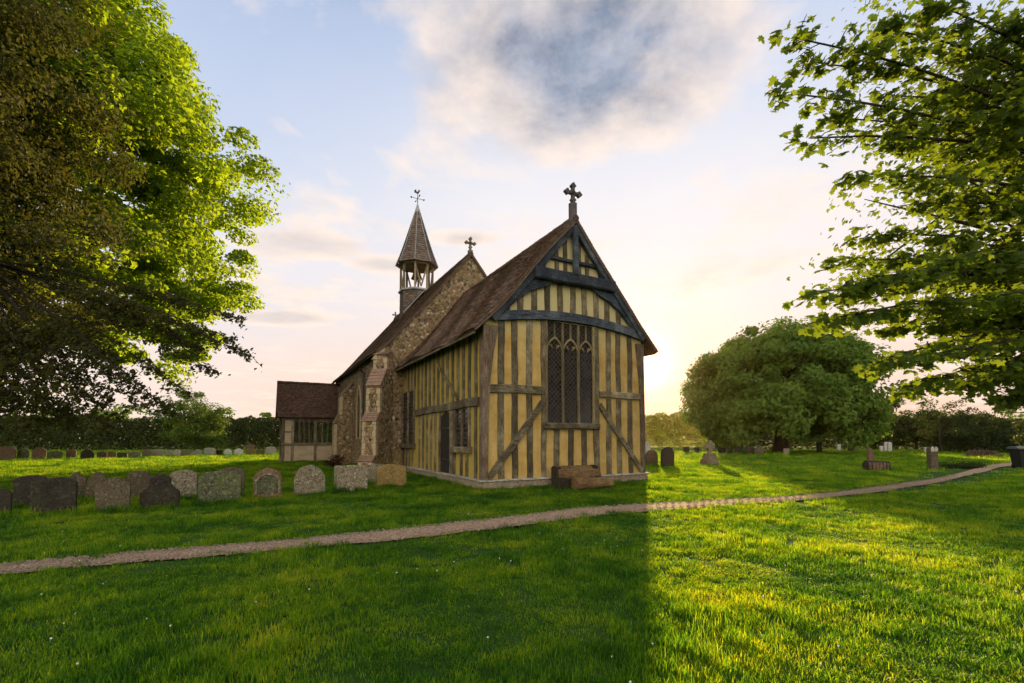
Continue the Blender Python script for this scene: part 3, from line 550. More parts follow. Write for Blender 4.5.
# -- bell turret
TU = Vector((MID-.04, 17.2, 0))
def octa(r, z, k=0): return [TU+Vector((r*math.cos(rad(22.5+45*i)), r*math.sin(rad(22.5+45*i)), z)) for i in range(8)]
def rings(levels, cap=True):
    b = MB(); vs = [p for r, z in levels for p in octa(r, z)]; fs = []
    for i in range(len(levels)-1):
        for k in range(8): fs.append((i*8+k, i*8+(k+1) % 8, (i+1)*8+(k+1) % 8, (i+1)*8+k))
    if cap: fs += [tuple(range(8))[::-1], tuple(range((len(levels)-1)*8, len(levels)*8))]
    b.add(vs, fs); return b
def shingled(r0, z0, r1, z1, n, name, mat, parent, curve=0):
    b = MB()
    for i in range(n):
        t0, t1 = i/n, (i+1)/n
        ra, rb = r0+(r1-r0)*t0+curve*(1-t0)**5, r0+(r1-r0)*t1+curve*(1-t1)**5; za, zb = z0+(z1-z0)*t0, z0+(z1-z0)*t1+.03
        A, B = octa(ra+.05, za), octa(rb+.004, zb)
        for k in range(8):
            a0, a1, b0, b1 = A[k], A[(k+1) % 8], B[k], B[(k+1) % 8]; w = (a1-a0).length; m = max(1, int(w/.16))
            for j in range(m):
                p, q = j/m, (j+1)/m-.01; dz = Vector((0,0,random.uniform(-.018,.018))); ow = (a0.lerp(a1, .5)-Vector((TU.x,TU.y,za))).normalized()*random.uniform(0,.014)
                x0, x1 = a0.lerp(a1, p)+dz+ow, a0.lerp(a1, q)+dz+ow
                b.add([x0, x1, b0.lerp(b1, q), b0.lerp(b1, p), x0-ow*2-(a0.lerp(a1,.5)-TU).normalized()*0+Vector((0,0,0))-(x0-Vector((TU.x,TU.y,x0.z))).normalized()*.05, x1-(x1-Vector((TU.x,TU.y,x1.z))).normalized()*.05],
                      [(0,1,2,3),(0,4,5,1)], min(1, max(0, random.gauss(.5,.28))))
    me = bpy.data.meshes.new(name); me.from_pydata(b.v, [], b.f); me.update(); a = me.attributes.new('tint', 'FLOAT', 'POINT'); a.data.foreach_set('value', b.t)
    return link(name, me, parent, mat)
tur = rings([(1.02,9.0),(1.02,11.0)]).build('bell_turret', M['tur'], church)
shingled(1.06, 9.3, 1.04, 10.98, 11, 'shingle_skirt', M['shingle'], tur)
rings([(1.16,10.98),(1.2,11.02),(1.2,11.1),(1.05,11.16)]).build('lead_platform', M['lead'], tur)
for p in octa(.98, 0):
    b = MB(); d = (Vector((p.x,p.y,0))-Vector((TU.x,TU.y,0))).normalized(); b.beam(Vector((p.x,p.y,11.1)), Vector((p.x,p.y,12.86)), .115, .115, d, .003); b.build('turret_post', M['tur'], tur)
P8 = octa(.98, 0)
for k in range(8):
    a, c = P8[k], P8[(k+1) % 8]; d = ((a+c)/2-TU); d.z = 0; d.normalize()
    if k in (1, 5, 3, 7):
        for (z0, z1) in ((11.15,12.6),):
            m_ = (a+c)/2
            b = MB(); b.beam(Vector((m_.x,m_.y,z0+.1)), Vector((a.x,a.y,z1)), .09, .07, d, .002); b.build('turret_brace', M['tur'], tur)
            b = MB(); b.beam(Vector((m_.x,m_.y,z0+.1)), Vector((c.x,c.y,z1)), .09, .07, d, .002); b.build('turret_brace', M['tur'], tur)
rings([(1.06,12.72),(1.1,12.74),(1.1,12.9),(1.0,12.92)]).build('head_ring', M['tur'], tur)
sp = shingled(1.25, 12.82, .12, 16.55, 23, 'spire', M['shingle'], tur, .09)
rings([(1.28,12.84),(1.0,12.92),(.5,14.8),(.1,16.5)]).build('spire_core', M['tur'], tur)
for k in range(8):
    pts = []
    for i in range(9):
        t = i/8; r = 1.25+(.12-1.25)*t+.09*(1-t)**5+.05; q = octa(r, 12.84+(16.5-12.84)*t)[k]; pts.append(q)
    b = MB(); b.tube(pts, [.024]*9, 6); b.build('lead_roll', M['lead'], tur)
rings([(.19,16.38),(.17,16.6),(.09,16.85),(.03,17.1)]).build('lead_cap', M['lead'], tur)
b = MB(); b.tube([TU+Vector((0,0,17)), TU+Vector((0,0,17.75))], [.03,.018], 8)
for q in ((1,0),(0,1),(-1,0),(0,-1)):
    e_ = TU+Vector((q[0]*.42,q[1]*.42,17.42)); b.tube([TU+Vector((0,0,17.42)), e_], [.016,.016], 6)
    b.tube([e_-Vector((q[0]*.03,q[1]*.03,.04)), e_, e_+Vector((q[0]*.06,q[1]*.06,.05))], [.03,.055,.02], 8)
vane = b.build('vane_rod', M['iron'], tur)
ck = [(-.30,.06),(-.16,.02),(-.08,-.06),(.05,-.08),(.12,0),(.16,.12),(.25,.16),(.17,.24),(.12,.30),(.06,.22),(.0,.1),(-.1,.14),(-.14,.30),(-.24,.34),(-.32,.22)]
b = MB(); dv = Vector((.8,-.6,0)); nv = Vector((.6,.8,0)); cz = TU+Vector((0,0,17.8))
b.prism(ck, lambda a, z: cz+dv*a*.75+nv*.012+Vector((0,0,z*.75)), lambda a, z: cz+dv*a*.75-nv*.012+Vector((0,0,z*.75))); b.build('cockerel_vane', M['iron'], tur)
b = MB(); b.tube([TU+Vector((0,0,z)) for z in (12.62,12.55,12.35,12.12,12.0)], [.08,.2,.25,.32,.38], 14); b.build('bell', M['bellmetal'], tur, smooth=True)
# lead flashing where the turret meets the roof
for sg in (-1, 1):
    b = MB(); a = [(MID+sg*x, NA+.18-NS*x) for x in (.0,.55,1.15)]
    for i in range(2):
        (x0,z0),(x1,z1) = a[i], a[i+1]
        b.add([(x0,15.75,z0),(x1,15.85,z1),(x1,16.3,z1),(x0,16.3,z0),(x0,15.75,z0-.05),(x1,15.85,z1-.05),(x1,16.3,z1-.05),(x0,16.3,z0-.05)], [(0,1,2,3),(4,7,6,5),(0,4,5,1),(2,6,7,3),(0,3,7,4),(1,5,6,2)])
    b.build('lead_flashing', M['lead'], tur)
# -- porch
PV0, PV1, PU0, PU1, PM = 20.15, 22.75, -4.5, -.95, 21.45
bp = MB(); bp.box((PU0-.06,PV0-.06,-.1),(PU1,PV1+.06,.12)); porch = bp.build('porch_base', M['plinth'], church)
def pside(v, nrm):
    for q, u0 in enumerate((PU0+.09, PU0+.62, PU0+1.95, PU1-.12)):
        b = MB(); b.beam((u0,v,.12),(u0,v,2.85),.17,.16,nrm,.004); b.build('porch_post', M['pwood'], porch)
    for z in (1.17, 2.78):
        b = MB(); b.beam((PU0,v-.0,z),(PU1,v,z),.15,.18,nrm,.004); b.build('porch_rail', M['pwood'], porch)
    b = MB(); b.beam((PU0+.1,v,1.95),(PU0+.6,v,1.95),.1,.14,nrm,.003); b.build('porch_rail', M['pwood'], porch)
    for (a, c, z0, z1) in ((PU0+.17,PU0+.54,1.24,2.7),(PU0+.17,PU0+.54,.12,1.1),(PU0+.7,PU0+1.87,.12,1.1),(PU0+2.03,PU1-.2,.12,1.1)):
        b = MB(); y0, y1 = sorted((v+nrm[1]*.03, v+nrm[1]*.11)); b.box((a,y0,z0),(c,y1,z1)); b.build('plaster_panel', M['porchplaster'], porch)
    for (a, c) in ((PU0+.7,PU0+1.87),(PU0+2.03,PU1-.2)):
        n = 4
        for i in range(1, n):
            x = a+(c-a)*i/n; b = MB(); b.beam((x,v+nrm[1]*.04,1.24),(x,v+nrm[1]*.04,2.7),.07,.08,nrm,.002); b.build('porch_mullion', M['pwood'], porch)
        for i in range(n):
            x0, x1 = a+(c-a)*i/n, a+(c-a)*(i+1)/n; m_ = (x0+x1)/2
            pr = [(x0,2.7),(x0,2.42)]+[(x0+(x1-x0)*k/8, 2.42+.2*math.sin(math.pi*k/8)) for k in range(1, 8)]+[(x1,2.42),(x1,2.7)]
            b = MB(); b.prism(pr, lambda p_, z: (p_,v+nrm[1]*.05,z), lambda p_, z: (p_,v+nrm[1]*.09,z)); b.build('tracery_head', M['pwood'], porch)
pside(PV0, (0,-1,0)); pside(PV1, (0,1,0))
for s_ in (0,):
    b = MB(); b.beam((PU0,PV0,2.86),(PU0,PV1,2.86),.2,.18,(-1,0,0),.004); b.build('porch_tie', M['pwood'], porch)
    b = MB(); b.prism([(PV0,2.96),(PV1,2.96),(PM,2.96+1.45*1.3)], lambda a, z: (PU0-.04,a,z), lambda a, z: (PU0+.05,a,z)); b.build('porch_gable', M['porchplaster'], porch)
pp = [(0,5.2),(1.3,3.42),(1.72,2.86)]
p1 = roof('porch_roof', (PU0-.28,PM,0), (1,0,0), (0,-1,0), 3.7, pp, M['tileporch'], porch, .105, .165)
p2 = roof('porch_roof', (PU0-.28,PM,0), (1,0,0), (0,1,0), 3.7, pp, M['tileporch'], porch, .105, .165)
ridge('ridge_tiles', (PU0-.28,PM,5.18), (PU1+.02,PM,5.18), .1, M['tileporch'], porch)
# ------------------------------------------------------------------ ground, path
def gz(x, y): return 0.0
gn = 90
xs = np.sign(np.linspace(-1,1,gn))*np.abs(np.linspace(-1,1,gn))**2.2*900; ys = xs+20
X, Y = np.meshgrid(xs, ys); Z = -.02+.0*X
r = np.hypot(X, Y-20); Z = Z+.02*np.sin(X*.7+1)*np.sin(Y*.6)*(r < 60)
vs = np.stack([X, Y, Z], -1).reshape(-1, 3); I = np.arange(gn*gn).reshape(gn, gn)
fs = np.stack([I[:-1,:-1], I[:-1,1:], I[1:,1:], I[1:,:-1]], -1).reshape(-1, 4)
tag(np_mesh('ground', vs, fs, M['ground'], None, None, 4, True), kind='structure')
PUP = [(-220,577),(-100,570),(0,565),(103,556),(207,547.5),(310,539),(414,528),(512,517),(600,507),(703,501),(807,495),(880,487),(910,482.5),(938,478.5),(962,472.5),(985,466.5),(1006,463),(1060,459.5),(1120,459)]
PLO = [(-220,588),(-100,581),(0,575),(103,565.5),(207,557.5),(310,548),(414,538.5),(512,527),(600,516),(703,507.5),(807,500),(880,492),(910,487),(938,483),(962,477),(985,472),(1006,466.5),(1060,463),(1120,462.5)]
A = np.array([gp(*p) for p in PUP]); B = np.array([gp(*p) for p in PLO])
def dens(P, k=14):
    out = []
    for i in range(len(P)-1):
        a, b_, c, d = P[max(i-1,0)], P[i], P[i+1], P[min(i+2,len(P)-1)]
        for t in np.arange(k)/k: out.append(.5*((2*b_)+(-a+c)*t+(2*a-5*b_+4*c-d)*t*t+(-a+3*b_-3*c+d)*t**3))
    return np.array(out+[P[-1]])
A, B = dens(A), dens(B); wob = lambda n: np.convolve(RNG.normal(0, 1, n+8), np.ones(5)/5, 'same')[4:-4]
A[:,1] += wob(len(A))*.05; B[:,1] += wob(len(B))*.05
cols = 5; vs = []
for i in range(len(A)):
    for k in range(cols):
        t = k/(cols-1); p = A[i]*(1-t)+B[i]*t; vs.append((p[0], p[1], .012+.012*math.sin(math.pi*t)))
I = np.arange(len(A)*cols).reshape(-1, cols); fs = np.stack([I[:-1,:-1], I[:-1,1:], I[1:,1:], I[1:,:-1]], -1).reshape(-1, 4)
tag(np_mesh('path', np.array(vs), fs[:, ::-1], M['path'], None, None, 4, True), kind='structure')
PC, PH = (A+B)/2, np.hypot(*(A-B).T)/2
# ------------------------------------------------------------------ grass, gravel, daisies as instanced ground cover
def scatter(name, pts, rot, scl, protos, label):
    c = bpy.data.collections.new(name+'_source')
    for p in protos: COL.objects.unlink(p); c.objects.link(p)
    me = bpy.data.meshes.new(name); me.vertices.add(len(pts)); me.vertices.foreach_set('co', np.asarray(pts, np.float32).ravel())
    a = me.attributes.new('turn', 'FLOAT', 'POINT'); a.data.foreach_set('value', np.asarray(rot, np.float32))
    a = me.attributes.new('size', 'FLOAT_VECTOR', 'POINT'); a.data.foreach_set('vector', np.asarray(scl, np.float32).ravel())
    o = link(name, me); g = bpy.data.node_groups.new(name, 'GeometryNodeTree')
    g.interface.new_socket('Geometry', in_out='INPUT', socket_type='NodeSocketGeometry'); g.interface.new_socket('Geometry', in_out='OUTPUT', socket_type='NodeSocketGeometry')
    N = g.nodes.new; gi, go = N('NodeGroupInput'), N('NodeGroupOutput'); ip = N('GeometryNodeInstanceOnPoints'); ci = N('GeometryNodeCollectionInfo'); mp = N('GeometryNodeMeshToPoints')
    ci.inputs['Collection'].default_value = c; ci.inputs['Separate Children'].default_value = True; ci.inputs['Reset Children'].default_value = True
    a1 = N('GeometryNodeInputNamedAttribute'); a1.data_type = 'FLOAT'; a1.inputs['Name'].default_value = 'turn'
    a2 = N('GeometryNodeInputNamedAttribute'); a2.data_type = 'FLOAT_VECTOR'; a2.inputs['Name'].default_value = 'size'
    cx = N('ShaderNodeCombineXYZ'); e2r = N('FunctionNodeEulerToRotation'); L = g.links.new
    L(gi.outputs[0], mp.inputs[0]); L(mp.outputs[0], ip.inputs['Points']); L(ci.outputs[0], ip.inputs['Instance']); ip.inputs['Pick Instance'].default_value = True
    L(a1.outputs[0], cx.inputs[2]); L(cx.outputs[0], e2r.inputs[0]); L(e2r.outputs[0], ip.inputs['Rotation']); L(a2.outputs[0], ip.inputs['Scale']); L(ip.outputs[0], go.inputs[0])
    md = o.modifiers.new('scatter', 'NODES'); md.node_group = g
    tag(o, label, name.replace('_', ' '), kind='stuff'); return o
def clump(n, R, h0, h1, w):
    a = RNG.uniform(0, 2*math.pi, n); r = R*np.sqrt(RNG.uniform(0, 1, n)); base = np.stack([r*np.cos(a), r*np.sin(a), np.zeros(n)-.01], -1)
    h = RNG.uniform(h0, h1, n); la = RNG.uniform(0, 2*math.pi, n); ln = h*RNG.uniform(.15, .75, n); ld = np.stack([np.cos(la), np.sin(la), 0*la], -1)
    sa = la+math.pi/2+RNG.normal(0, .5, n); sd = np.stack([np.cos(sa), np.sin(sa), 0*sa], -1)*(w*RNG.uniform(.6, 1.3, n))[:, None]
    m = base+ld*(ln*.3)[:, None]; m[:, 2] += h*.6; tp = base+ld*ln[:, None]; tp[:, 2] += h
    v = np.stack([base-sd, base+sd, m-sd*.8, m+sd*.8, tp], 1).reshape(-1, 3); i = np.arange(n)*5
    f = np.concatenate([np.stack([i, i+1, i+3], -1), np.stack([i, i+3, i+2], -1), np.stack([i+2, i+3, i+4], -1)])
    return v, f, np.repeat(RNG.uniform(0, 1, n), 5)
protos = []
for k, (n, R, a, b_, w) in enumerate([(76,.14,.02,.045,.0026),(76,.15,.022,.052,.003),(66,.13,.025,.06,.003),(54,.11,.03,.075,.0035),(34,.09,.045,.105,.0036)]):
    v, f, t = clump(n, R, a, b_, w); protos.append(np_mesh('grass_tuft', v, f, M['grass'], None, t))
def in_church(x, y):
    d = np.stack([x-U0.x, y-U0.y], -1); uu = d@np.array([UX.x, UX.y]); vv = d@np.array([VX.x, VX.y])
    return ((uu > -.1) & (uu < 6.45) & (vv > -.1) & (vv < 9)) | ((uu > -1) & (uu < 7.3) & (vv > 8.6) & (vv < 23.4)) | ((uu > -4.6) & (uu < 0) & (vv > 20.05) & (vv < 22.9))
def on_path(x, y, grow=0):
    out = np.zeros(len(x), bool)
    for s in range(0, len(x), 4000):
        d = np.hypot(x[s:s+4000, None]-PC[None, :, 0], y[s:s+4000, None]-PC[None, :, 1]); j = d.argmin(1)
        out[s:s+4000] = d[np.arange(len(j)), j] < PH[j]*.92*(1+.38*RNG.normal(0, 1, len(j)))+grow
    return out
pts, scs = [], []
for (y0, y1, den, s0, s1, wx) in [(2.0,5.5,105,.8,1.15,1.0),(5.5,10,62,.85,1.25,1.1),(10,20,44,.95,1.4,1.5),(20,34,24,1.15,1.7,2.2),(34,62,8,1.4,2.0,4.5)]:
    xm = 1.32*y1; n = int(den*(2*xm)*(y1-y0)); x = RNG.uniform(-xm, xm, n); y = RNG.uniform(y0, y1, n)
    k = (np.abs(x) < 1.28*y+1.2); x, y = x[k], y[k]; k = ~in_church(x, y) & ~on_path(x, y); x, y = x[k], y[k]
    hn = .5+.25*np.sin(x*1.9+1.3*np.sin(y*1.1))+.25*np.sin(y*2.3+1.7*np.sin(x*.9+2)); s = RNG.uniform(s0, s1, len(x))
    hz = s*(.48+.9*hn); hz = hz*np.clip(.9+(y-8)*.035, .9, 1.7)
    pts.append(np.stack([x, y, 0*x], -1)); scs.append(np.stack([s*(1 if wx < 2 else wx/1.3), s*(1 if wx < 2 else wx/1.3), hz], -1))
pts, scs = np.concatenate(pts), np.concatenate(scs)
scatter('grass', pts, RNG.uniform(0, 6.28, len(pts)), scs, protos, 'short tufty lawn grass round the church')
pb = []
for k in range(3):
    bm = bmesh.new(); bmesh.ops.create_icosphere(bm, subdivisions=1, radius=1)
    for v in bm.verts: v.co = v.co*random.uniform(.7, 1.2); v.co.z *= .6
    me = bpy.data.meshes.new('pebble'); bm.to_mesh(me); bm.free(); pb.append(link('pebble', me, None, M['pebble']))
n = 15000; i = RNG.integers(0, len(PC)-60, n); t = RNG.uniform(-.05, 1.05, n)[:, None]; q = A[i]*t+B[i]*(1-t)+RNG.normal(0, .03, (n, 2)); k = (np.abs(q[:, 0]) < 1.3*q[:, 1])
q = q[k]; s = RNG.uniform(.006, .020, len(q))
scatter('gravel', np.stack([q[:, 0], q[:, 1], np.full(len(q), .022)], -1), RNG.uniform(0, 6.28, len(q)), np.stack([s, s*RNG.uniform(.7, 1, len(q)), s], -1), pb, 'loose pinkish gravel on the footpath')
b = MB()
for k in range(9):
    a = 2*math.pi*k/9; d = Vector((math.cos(a), math.sin(a), 0)); e_ = Vector((-d.y, d.x, 0))
    b.add([d*.1, d*.6+e_*.2, d+Vector((0,0,.15)), d*.6-e_*.2], [(0,1,2,3)])
b.v = [(x_, y_*.75-z_*.6, z_*.75+y_*.6) for x_, y_, z_ in b.v]; b.tube([(0,.1,-3),(0,0,0)], [.04,.04], 4); dz = b.build('daisy', M['petal'])
n = 520; x = RNG.uniform(-9, 7, n); y = RNG.uniform(2.6, 13, n); k = (RNG.uniform(0, 1, n) < np.clip(.5+.5*np.sin(x*1.3)*np.sin(y*1.9+1), 0, 1)**2) & (np.abs(x) < 1.3*y) & ~in_church(x, y); x, y = x[k], y[k]
s = RNG.uniform(.006, .010, len(x))
scatter('daisies', np.stack([x, y, RNG.uniform(.028, .05, len(x))], -1), RNG.uniform(-.8, .8, len(x)), np.stack([s, s, s], -1), [dz], 'tiny white daisies dotted in the lawn')
# ------------------------------------------------------------------ foliage
def unit(v): return v/np.maximum(np.linalg.norm(v, axis=-1, keepdims=True), 1e-6)
SYC = np.array([(0,-.5),(.16,-.34),(.42,-.40),(.36,-.16),(.55,.08),(.30,.10),(.22,.16),(.24,.34),(.0,.62),(-.24,.34),(-.22,.16),(-.30,.10),(-.55,.08),(-.36,-.16),(-.42,-.40),(-.16,-.34)])
def leaf_mesh(name, P, N, size, tint, mat, parent, shape='oval'):
    n = len(P); N = unit(N); T = unit(np.cross(N, unit(RNG.normal(0, 1, (n, 3))))); Bt = np.cross(N, T); s = np.asarray(size)[:, None]
    if shape == 'oval':
        v = np.stack([P-T*s*.5, P+Bt*s*.3+N*s*.1, P+T*s*.5-N*s*.08, P-Bt*s*.3+N*s*.1], 1).reshape(-1, 3); i = np.arange(n)*4
        f = np.stack([np.stack([i, i+1, i+2], -1), np.stack([i, i+2, i+3], -1)], 1).reshape(-1, 3); k = 4
    else:
        m = len(SYC); k = m+1; ctr = (P+N*s*.05)[:, None]
        o = P[:, None]+Bt[:, None]*(SYC[None, :, :1]*s[:, None])+T[:, None]*(SYC[None, :, 1:]*s[:, None])-N[:, None]*(s[:, None]*.25*(SYC[None, :, :1]**2+SYC[None, :, 1:]**2))
        v = np.concatenate([ctr, o], 1).reshape(-1, 3); i = np.arange(n)*k
        f = np.stack([np.stack([i, i+1+j, i+1+(j+1) % m], -1) for j in range(m)], 1).reshape(-1, 3)
    return np_mesh(name, v, f, mat, parent, np.repeat(np.clip(tint, 0, 1), k))
def crown_pts(c, r, ncl, rc, per, shell=.5, low=-1., lump=.16, flat=.65, skirt=0):
    c, r = np.array(c), np.array(r); ph = RNG.uniform(0, 6, 6); C = []
    while len(C) < ncl:
        d = unit(RNG.normal(0, 1, 3)); 
        if d[2] < low: continue
        lm = 1+lump*(math.sin(d[0]*4+ph[0])+math.sin(d[1]*4.5+ph[1])+math.sin(d[2]*5+ph[2]))/1.6
        d[:2] *= 1+skirt*max(0, -d[2]); C.append(c+d*r*lm*RNG.uniform(shell**2.2, 1)**(1/2.2))
    C = np.array(C); k = RNG.integers(max(1, int(per*.5)), int(per*1.5), ncl); R = rc*RNG.uniform(.6, 1.35, ncl)
    idx = np.repeat(np.arange(ncl), k); g = unit(RNG.normal(0, 1, (len(idx), 3)))*(RNG.uniform(.15, 1, len(idx))**.5)[:, None]
    g[:, 2] *= flat; P = C[idx]+g*R[idx][:, None]
    out = unit(P-c); N = g*.6+out*.5+np.array([0,0,.55])+RNG.normal(0, .55, P.shape)
    ct = RNG.normal(.5, .16, ncl)
    return P, N, ct[idx]+RNG.normal(0, .16, len(idx)), C
def limbs(base, top, r0, C, nl, parent, mat, name='trunk', lowf=.3, lean=None):
    b = MB(); base, top = Vector(base), Vector(top); m = base.lerp(top, .5)+Vector((random.uniform(-.3,.3),random.uniform(-.3,.3),0))
    tp = []
    for i in range(9):
        t = i/8; tp.append(base*(1-t)**2+m*2*t*(1-t)+top*t*t)
    b.tube(tp, [r0*(1.45 if i == 0 else 1.12 if i == 1 else 1)*(1-.8*i/8) for i in range(9)], 10)
    sel = [Vector(C[j]) for j in RNG.permutation(len(C))[:nl]]
    for q in sel:
        t = random.uniform(lowf, .95); p0 = tp[int(t*8)]; d = q-p0; md = p0.lerp(q, .5)+Vector((0,0,d.length*random.uniform(-.02,.14)))+Vector((random.uniform(-.05,.05),random.uniform(-.05,.05),0))*d.length
        pts = [p0*(1-s)**2+md*2*s*(1-s)+q*s*s for s in (0,.2,.4,.6,.8,1)]; rr = r0*random.uniform(.2,.36)*(1-.5*t)
        b.tube(pts, [rr*(1-.85*s) for s in (0,.2,.4,.6,.8,1)], 6, False)
    return b.build(name, mat, parent, smooth=True)
def tree(name, label, base, trunk_top, r0, c, r, ncl, rc, per, leaf, mat, nl=40, low=-.75, shell=.5, cat='tree', group=None, lump=.16, extra=None, shape='oval', flat=.65, skirt=0):
    root = empty(name, (0,0,0), 0, label, cat, group); P, N, t, C = crown_pts(c, r, ncl, rc, per, shell, low, lump, flat, skirt)
    root.location = base; off = np.array(base)
    if extra is not None: P = np.concatenate([P, extra[0]]); N = np.concatenate([N, extra[1]]); t = np.concatenate([t, extra[2]])
    s = leaf*RNG.uniform(.65, 1.3, len(P)); k = P[:, 2] > .15; P, N, t, s = P[k], N[k], t[k], s[k]
    leaf_mesh('crown', P-off, N, s, t, mat, root, shape)
    limbs((0,0,-.2), Vector(trunk_top)-Vector(base), r0, C-off, nl, root, M['bark'])
    return root
# hanging sprays of a branch: leaves set along side twigs, in a drooping fan
def spray(p0, p1, n, width, leaf_from=.3, droop=.25, arch=.12):
    p0, p1 = np.array(p0, float), np.array(p1, float); d = p1-p0; L = np.linalg.norm(d); ax = d/L; side = unit(np.cross(ax, [0,0,1.])); md = (p0+p1)/2+np.array([0,0,L*arch])
    B3 = lambda t: p0*((1-t)**2)[:, None]+md*(2*t*(1-t))[:, None]+p1*(t*t)[:, None]
    nt = max(8, int(n/9)); tt = RNG.uniform(leaf_from, 1, nt)**.85; sg = RNG.choice([-1, 1], nt); tl = width*RNG.uniform(.35, 1, nt)*(1.08-tt*.75)
    tb = B3(tt); te = tb+side*(sg*tl)[:, None]+ax*(tl*.5)[:, None]; te[:, 2] += RNG.normal(0, .22, nt)*tl-droop*tl
    j = RNG.integers(0, nt, n); u = RNG.uniform(.1, 1.05, n); P = tb[j]*(1-u)[:, None]+te[j]*u[:, None]+RNG.normal(0, .03+.03*width, (n, 3))
    P[:, 2] -= .05; q_ = max(10, n//22); P[:q_] = p1-ax*RNG.uniform(-.03, .4, q_)[:, None]+RNG.normal(0, .06, (q_, 3))
    N = np.array([-.25,-.45,.7])+RNG.normal(0, .55, (n, 3)); tw = [(tb[i], te[i]) for i in range(nt)]
    return P, N, RNG.normal(.5, .22, n), (p0, md, p1), tw
# sycamore overhanging the right of the lawn
base = (13.2, 9.4, 0); root = empty('sycamore_tree', base, 0, 'sycamore with broad lobed leaves, its boughs overhanging the lawn at the right', 'tree')
tips = [(772,34,6.6),(768,92,6.7),(800,62,7.2),(786,140,7),(828,118,7.6),(846,178,7.2),(872,26,7.2),(900,52,7.8),(930,2,6.6),(806,296,6.9),(836,262,7.6),(818,322,7.1),(850,318,7.4),(880,362,7.2),(908,388,7.4),(858,236,8.2),(905,205,8.3),(950,150,7.7),(955,245,7.8),(935,330,8.2),(965,385,8.2),(1000,300,7.2),(1000,205,7.4),(1012,105,7.2),(1010,22,7.2),(990,366,7.6),(890,285,8.6),(925,265,7.2),(980,60,8.5),(940,90,8.6),(905,140,9),(870,95,8.4),(960,340,9),(1020,385,8.6),(1020,250,9.2),(960,200,9.4),(985,130,9.4),(880,330,9),(1000,400,9.2),(860,280,7),(925,360,6.6),(985,300,6.4),(840,300,8)]
AP_, AN, AT = [], [], []; bw = MB(); tk = [Vector((0,0,-.2)), Vector((.1,.1,2.5)), Vector((-.1,0,5.5)), Vector((.1,.2,9)), Vector((0,.1,13))]
bw.tube(tk, [.52,.40,.34,.22,.06], 12)
for (px, py, Yd) in tips:
    e = np.array(at(px, py, Yd)); 
    zt = min(11.5, max(2.6, e[2]*.9+random.uniform(-.2,1.2))); s = np.array([base[0], base[1], zt])
    P, N, t, (a, m, c), tw = spray(s, e, 380, .9, .38, .22, .10); AP_.append(P); AN.append(N); AT.append(t)
    o = np.array(base); tt = np.linspace(0, .95, 9); cv = [(a*(1-q)**2+m*2*q*(1-q)+c*q*q-o) for q in tt]; bw.tube(cv, [.05*(1-.9*q)+.004 for q in tt], 6, False)
    for (x0, x1) in tw[:60]: bw.tube([x0-o, (x0+x1)/2-o+np.array([0,0,.03]), x1-o], [.010,.007,.004], 4, False)
P, N, t, C = crown_pts((13.6,9.8,9.2), (6.2,4.2,5.2), 150, 1.1, 70, .5, -.6); AP_.append(P); AN.append(N); AT.append(t)
P, N, t, C2 = crown_pts((12.4,10.2,6.6), (3.6,3.6,4.4), 120, .9, 60, .4, -.9); AP_.append(P); AN.append(N); AT.append(t); C = np.concatenate([C, C2])
for _ in range(50):
    q = np.array(C[RNG.integers(len(C))])-np.array(base); z0 = random.uniform(3, 9); bw.tube([(0,0,z0), (q*.5+np.array([0,0,z0*.5+.4])), q], [.09,.05,.01], 6, False)
P, N, t = np.concatenate(AP_), np.concatenate(AN), np.concatenate(AT); k = (P[:, 2] > 1.9) & (P[:, 1] > 5.3) & (P[:, 0]/P[:, 1] > .50); P, N, t = P[k], N[k], t[k]
leaf_mesh('crown', P-np.array(base), N, RNG.uniform(.075, .17, len(P)), t, M['lf_syc'], root, 'sycamore'); bw.build('trunk', M['bark'], root, smooth=True)
# big trees at the left
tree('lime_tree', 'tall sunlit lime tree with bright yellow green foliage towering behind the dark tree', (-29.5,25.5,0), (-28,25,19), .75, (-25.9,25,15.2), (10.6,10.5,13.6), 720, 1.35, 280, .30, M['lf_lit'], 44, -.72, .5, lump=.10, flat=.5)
ex = [spray((-17,14.5,7.2), at(px, py, Yd), 380, 1.3, .4, .3, .05) for (px, py, Yd) in [(252,356,15),(235,340,15.5),(240,318,16),(205,350,15),(215,372,15),(190,395,14.5),(170,330,15),(150,400,14),(185,300,16),(120,420,14),(200,330,14.5),(130,380,13),(90,400,13),(20,424,12),(60,418,13),(100,422,13),(40,400,12.5),(0,416,12),(140,408,13.5),(-30,428,12),(10,400,13),(70,430,14),(170,412,14),(30,430,13.5)]]
EX = [np.concatenate([q[i] for q in ex]) for i in range(3)]
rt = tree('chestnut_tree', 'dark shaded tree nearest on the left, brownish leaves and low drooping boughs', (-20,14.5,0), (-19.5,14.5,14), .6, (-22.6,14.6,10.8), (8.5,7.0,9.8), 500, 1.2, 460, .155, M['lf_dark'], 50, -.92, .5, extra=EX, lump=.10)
bw = MB(); o = np.array((-20,14.5,0))
for q in ex:
    (a, m, c), tw = q[3], q[4]; tt = np.linspace(0, 1, 8); bw.tube([(a*(1-s)**2+m*2*s*(1-s)+c*s*s-o) for s in tt], [.028*(1-.9*s)+.005 for s in tt], 6, False)
    for (x0, x1) in tw[:20]: bw.tube([x0-o, x1-o], [.012,.005], 4, False)
bw.build('bough', M['bark'], rt, smooth=True)
# the round oak in the churchyard
tree('oak_tree', 'broad round oak with dense dark green crown on the open grass', (28.4,50,0), (28.4,50,9), .7, (28.5,50,6.4), (9.4,9.0,7.1), 680, 1.15, 165, .38, M['lf_oak'], 46, -.74, .58, lump=.05, flat=.72, skirt=.28)
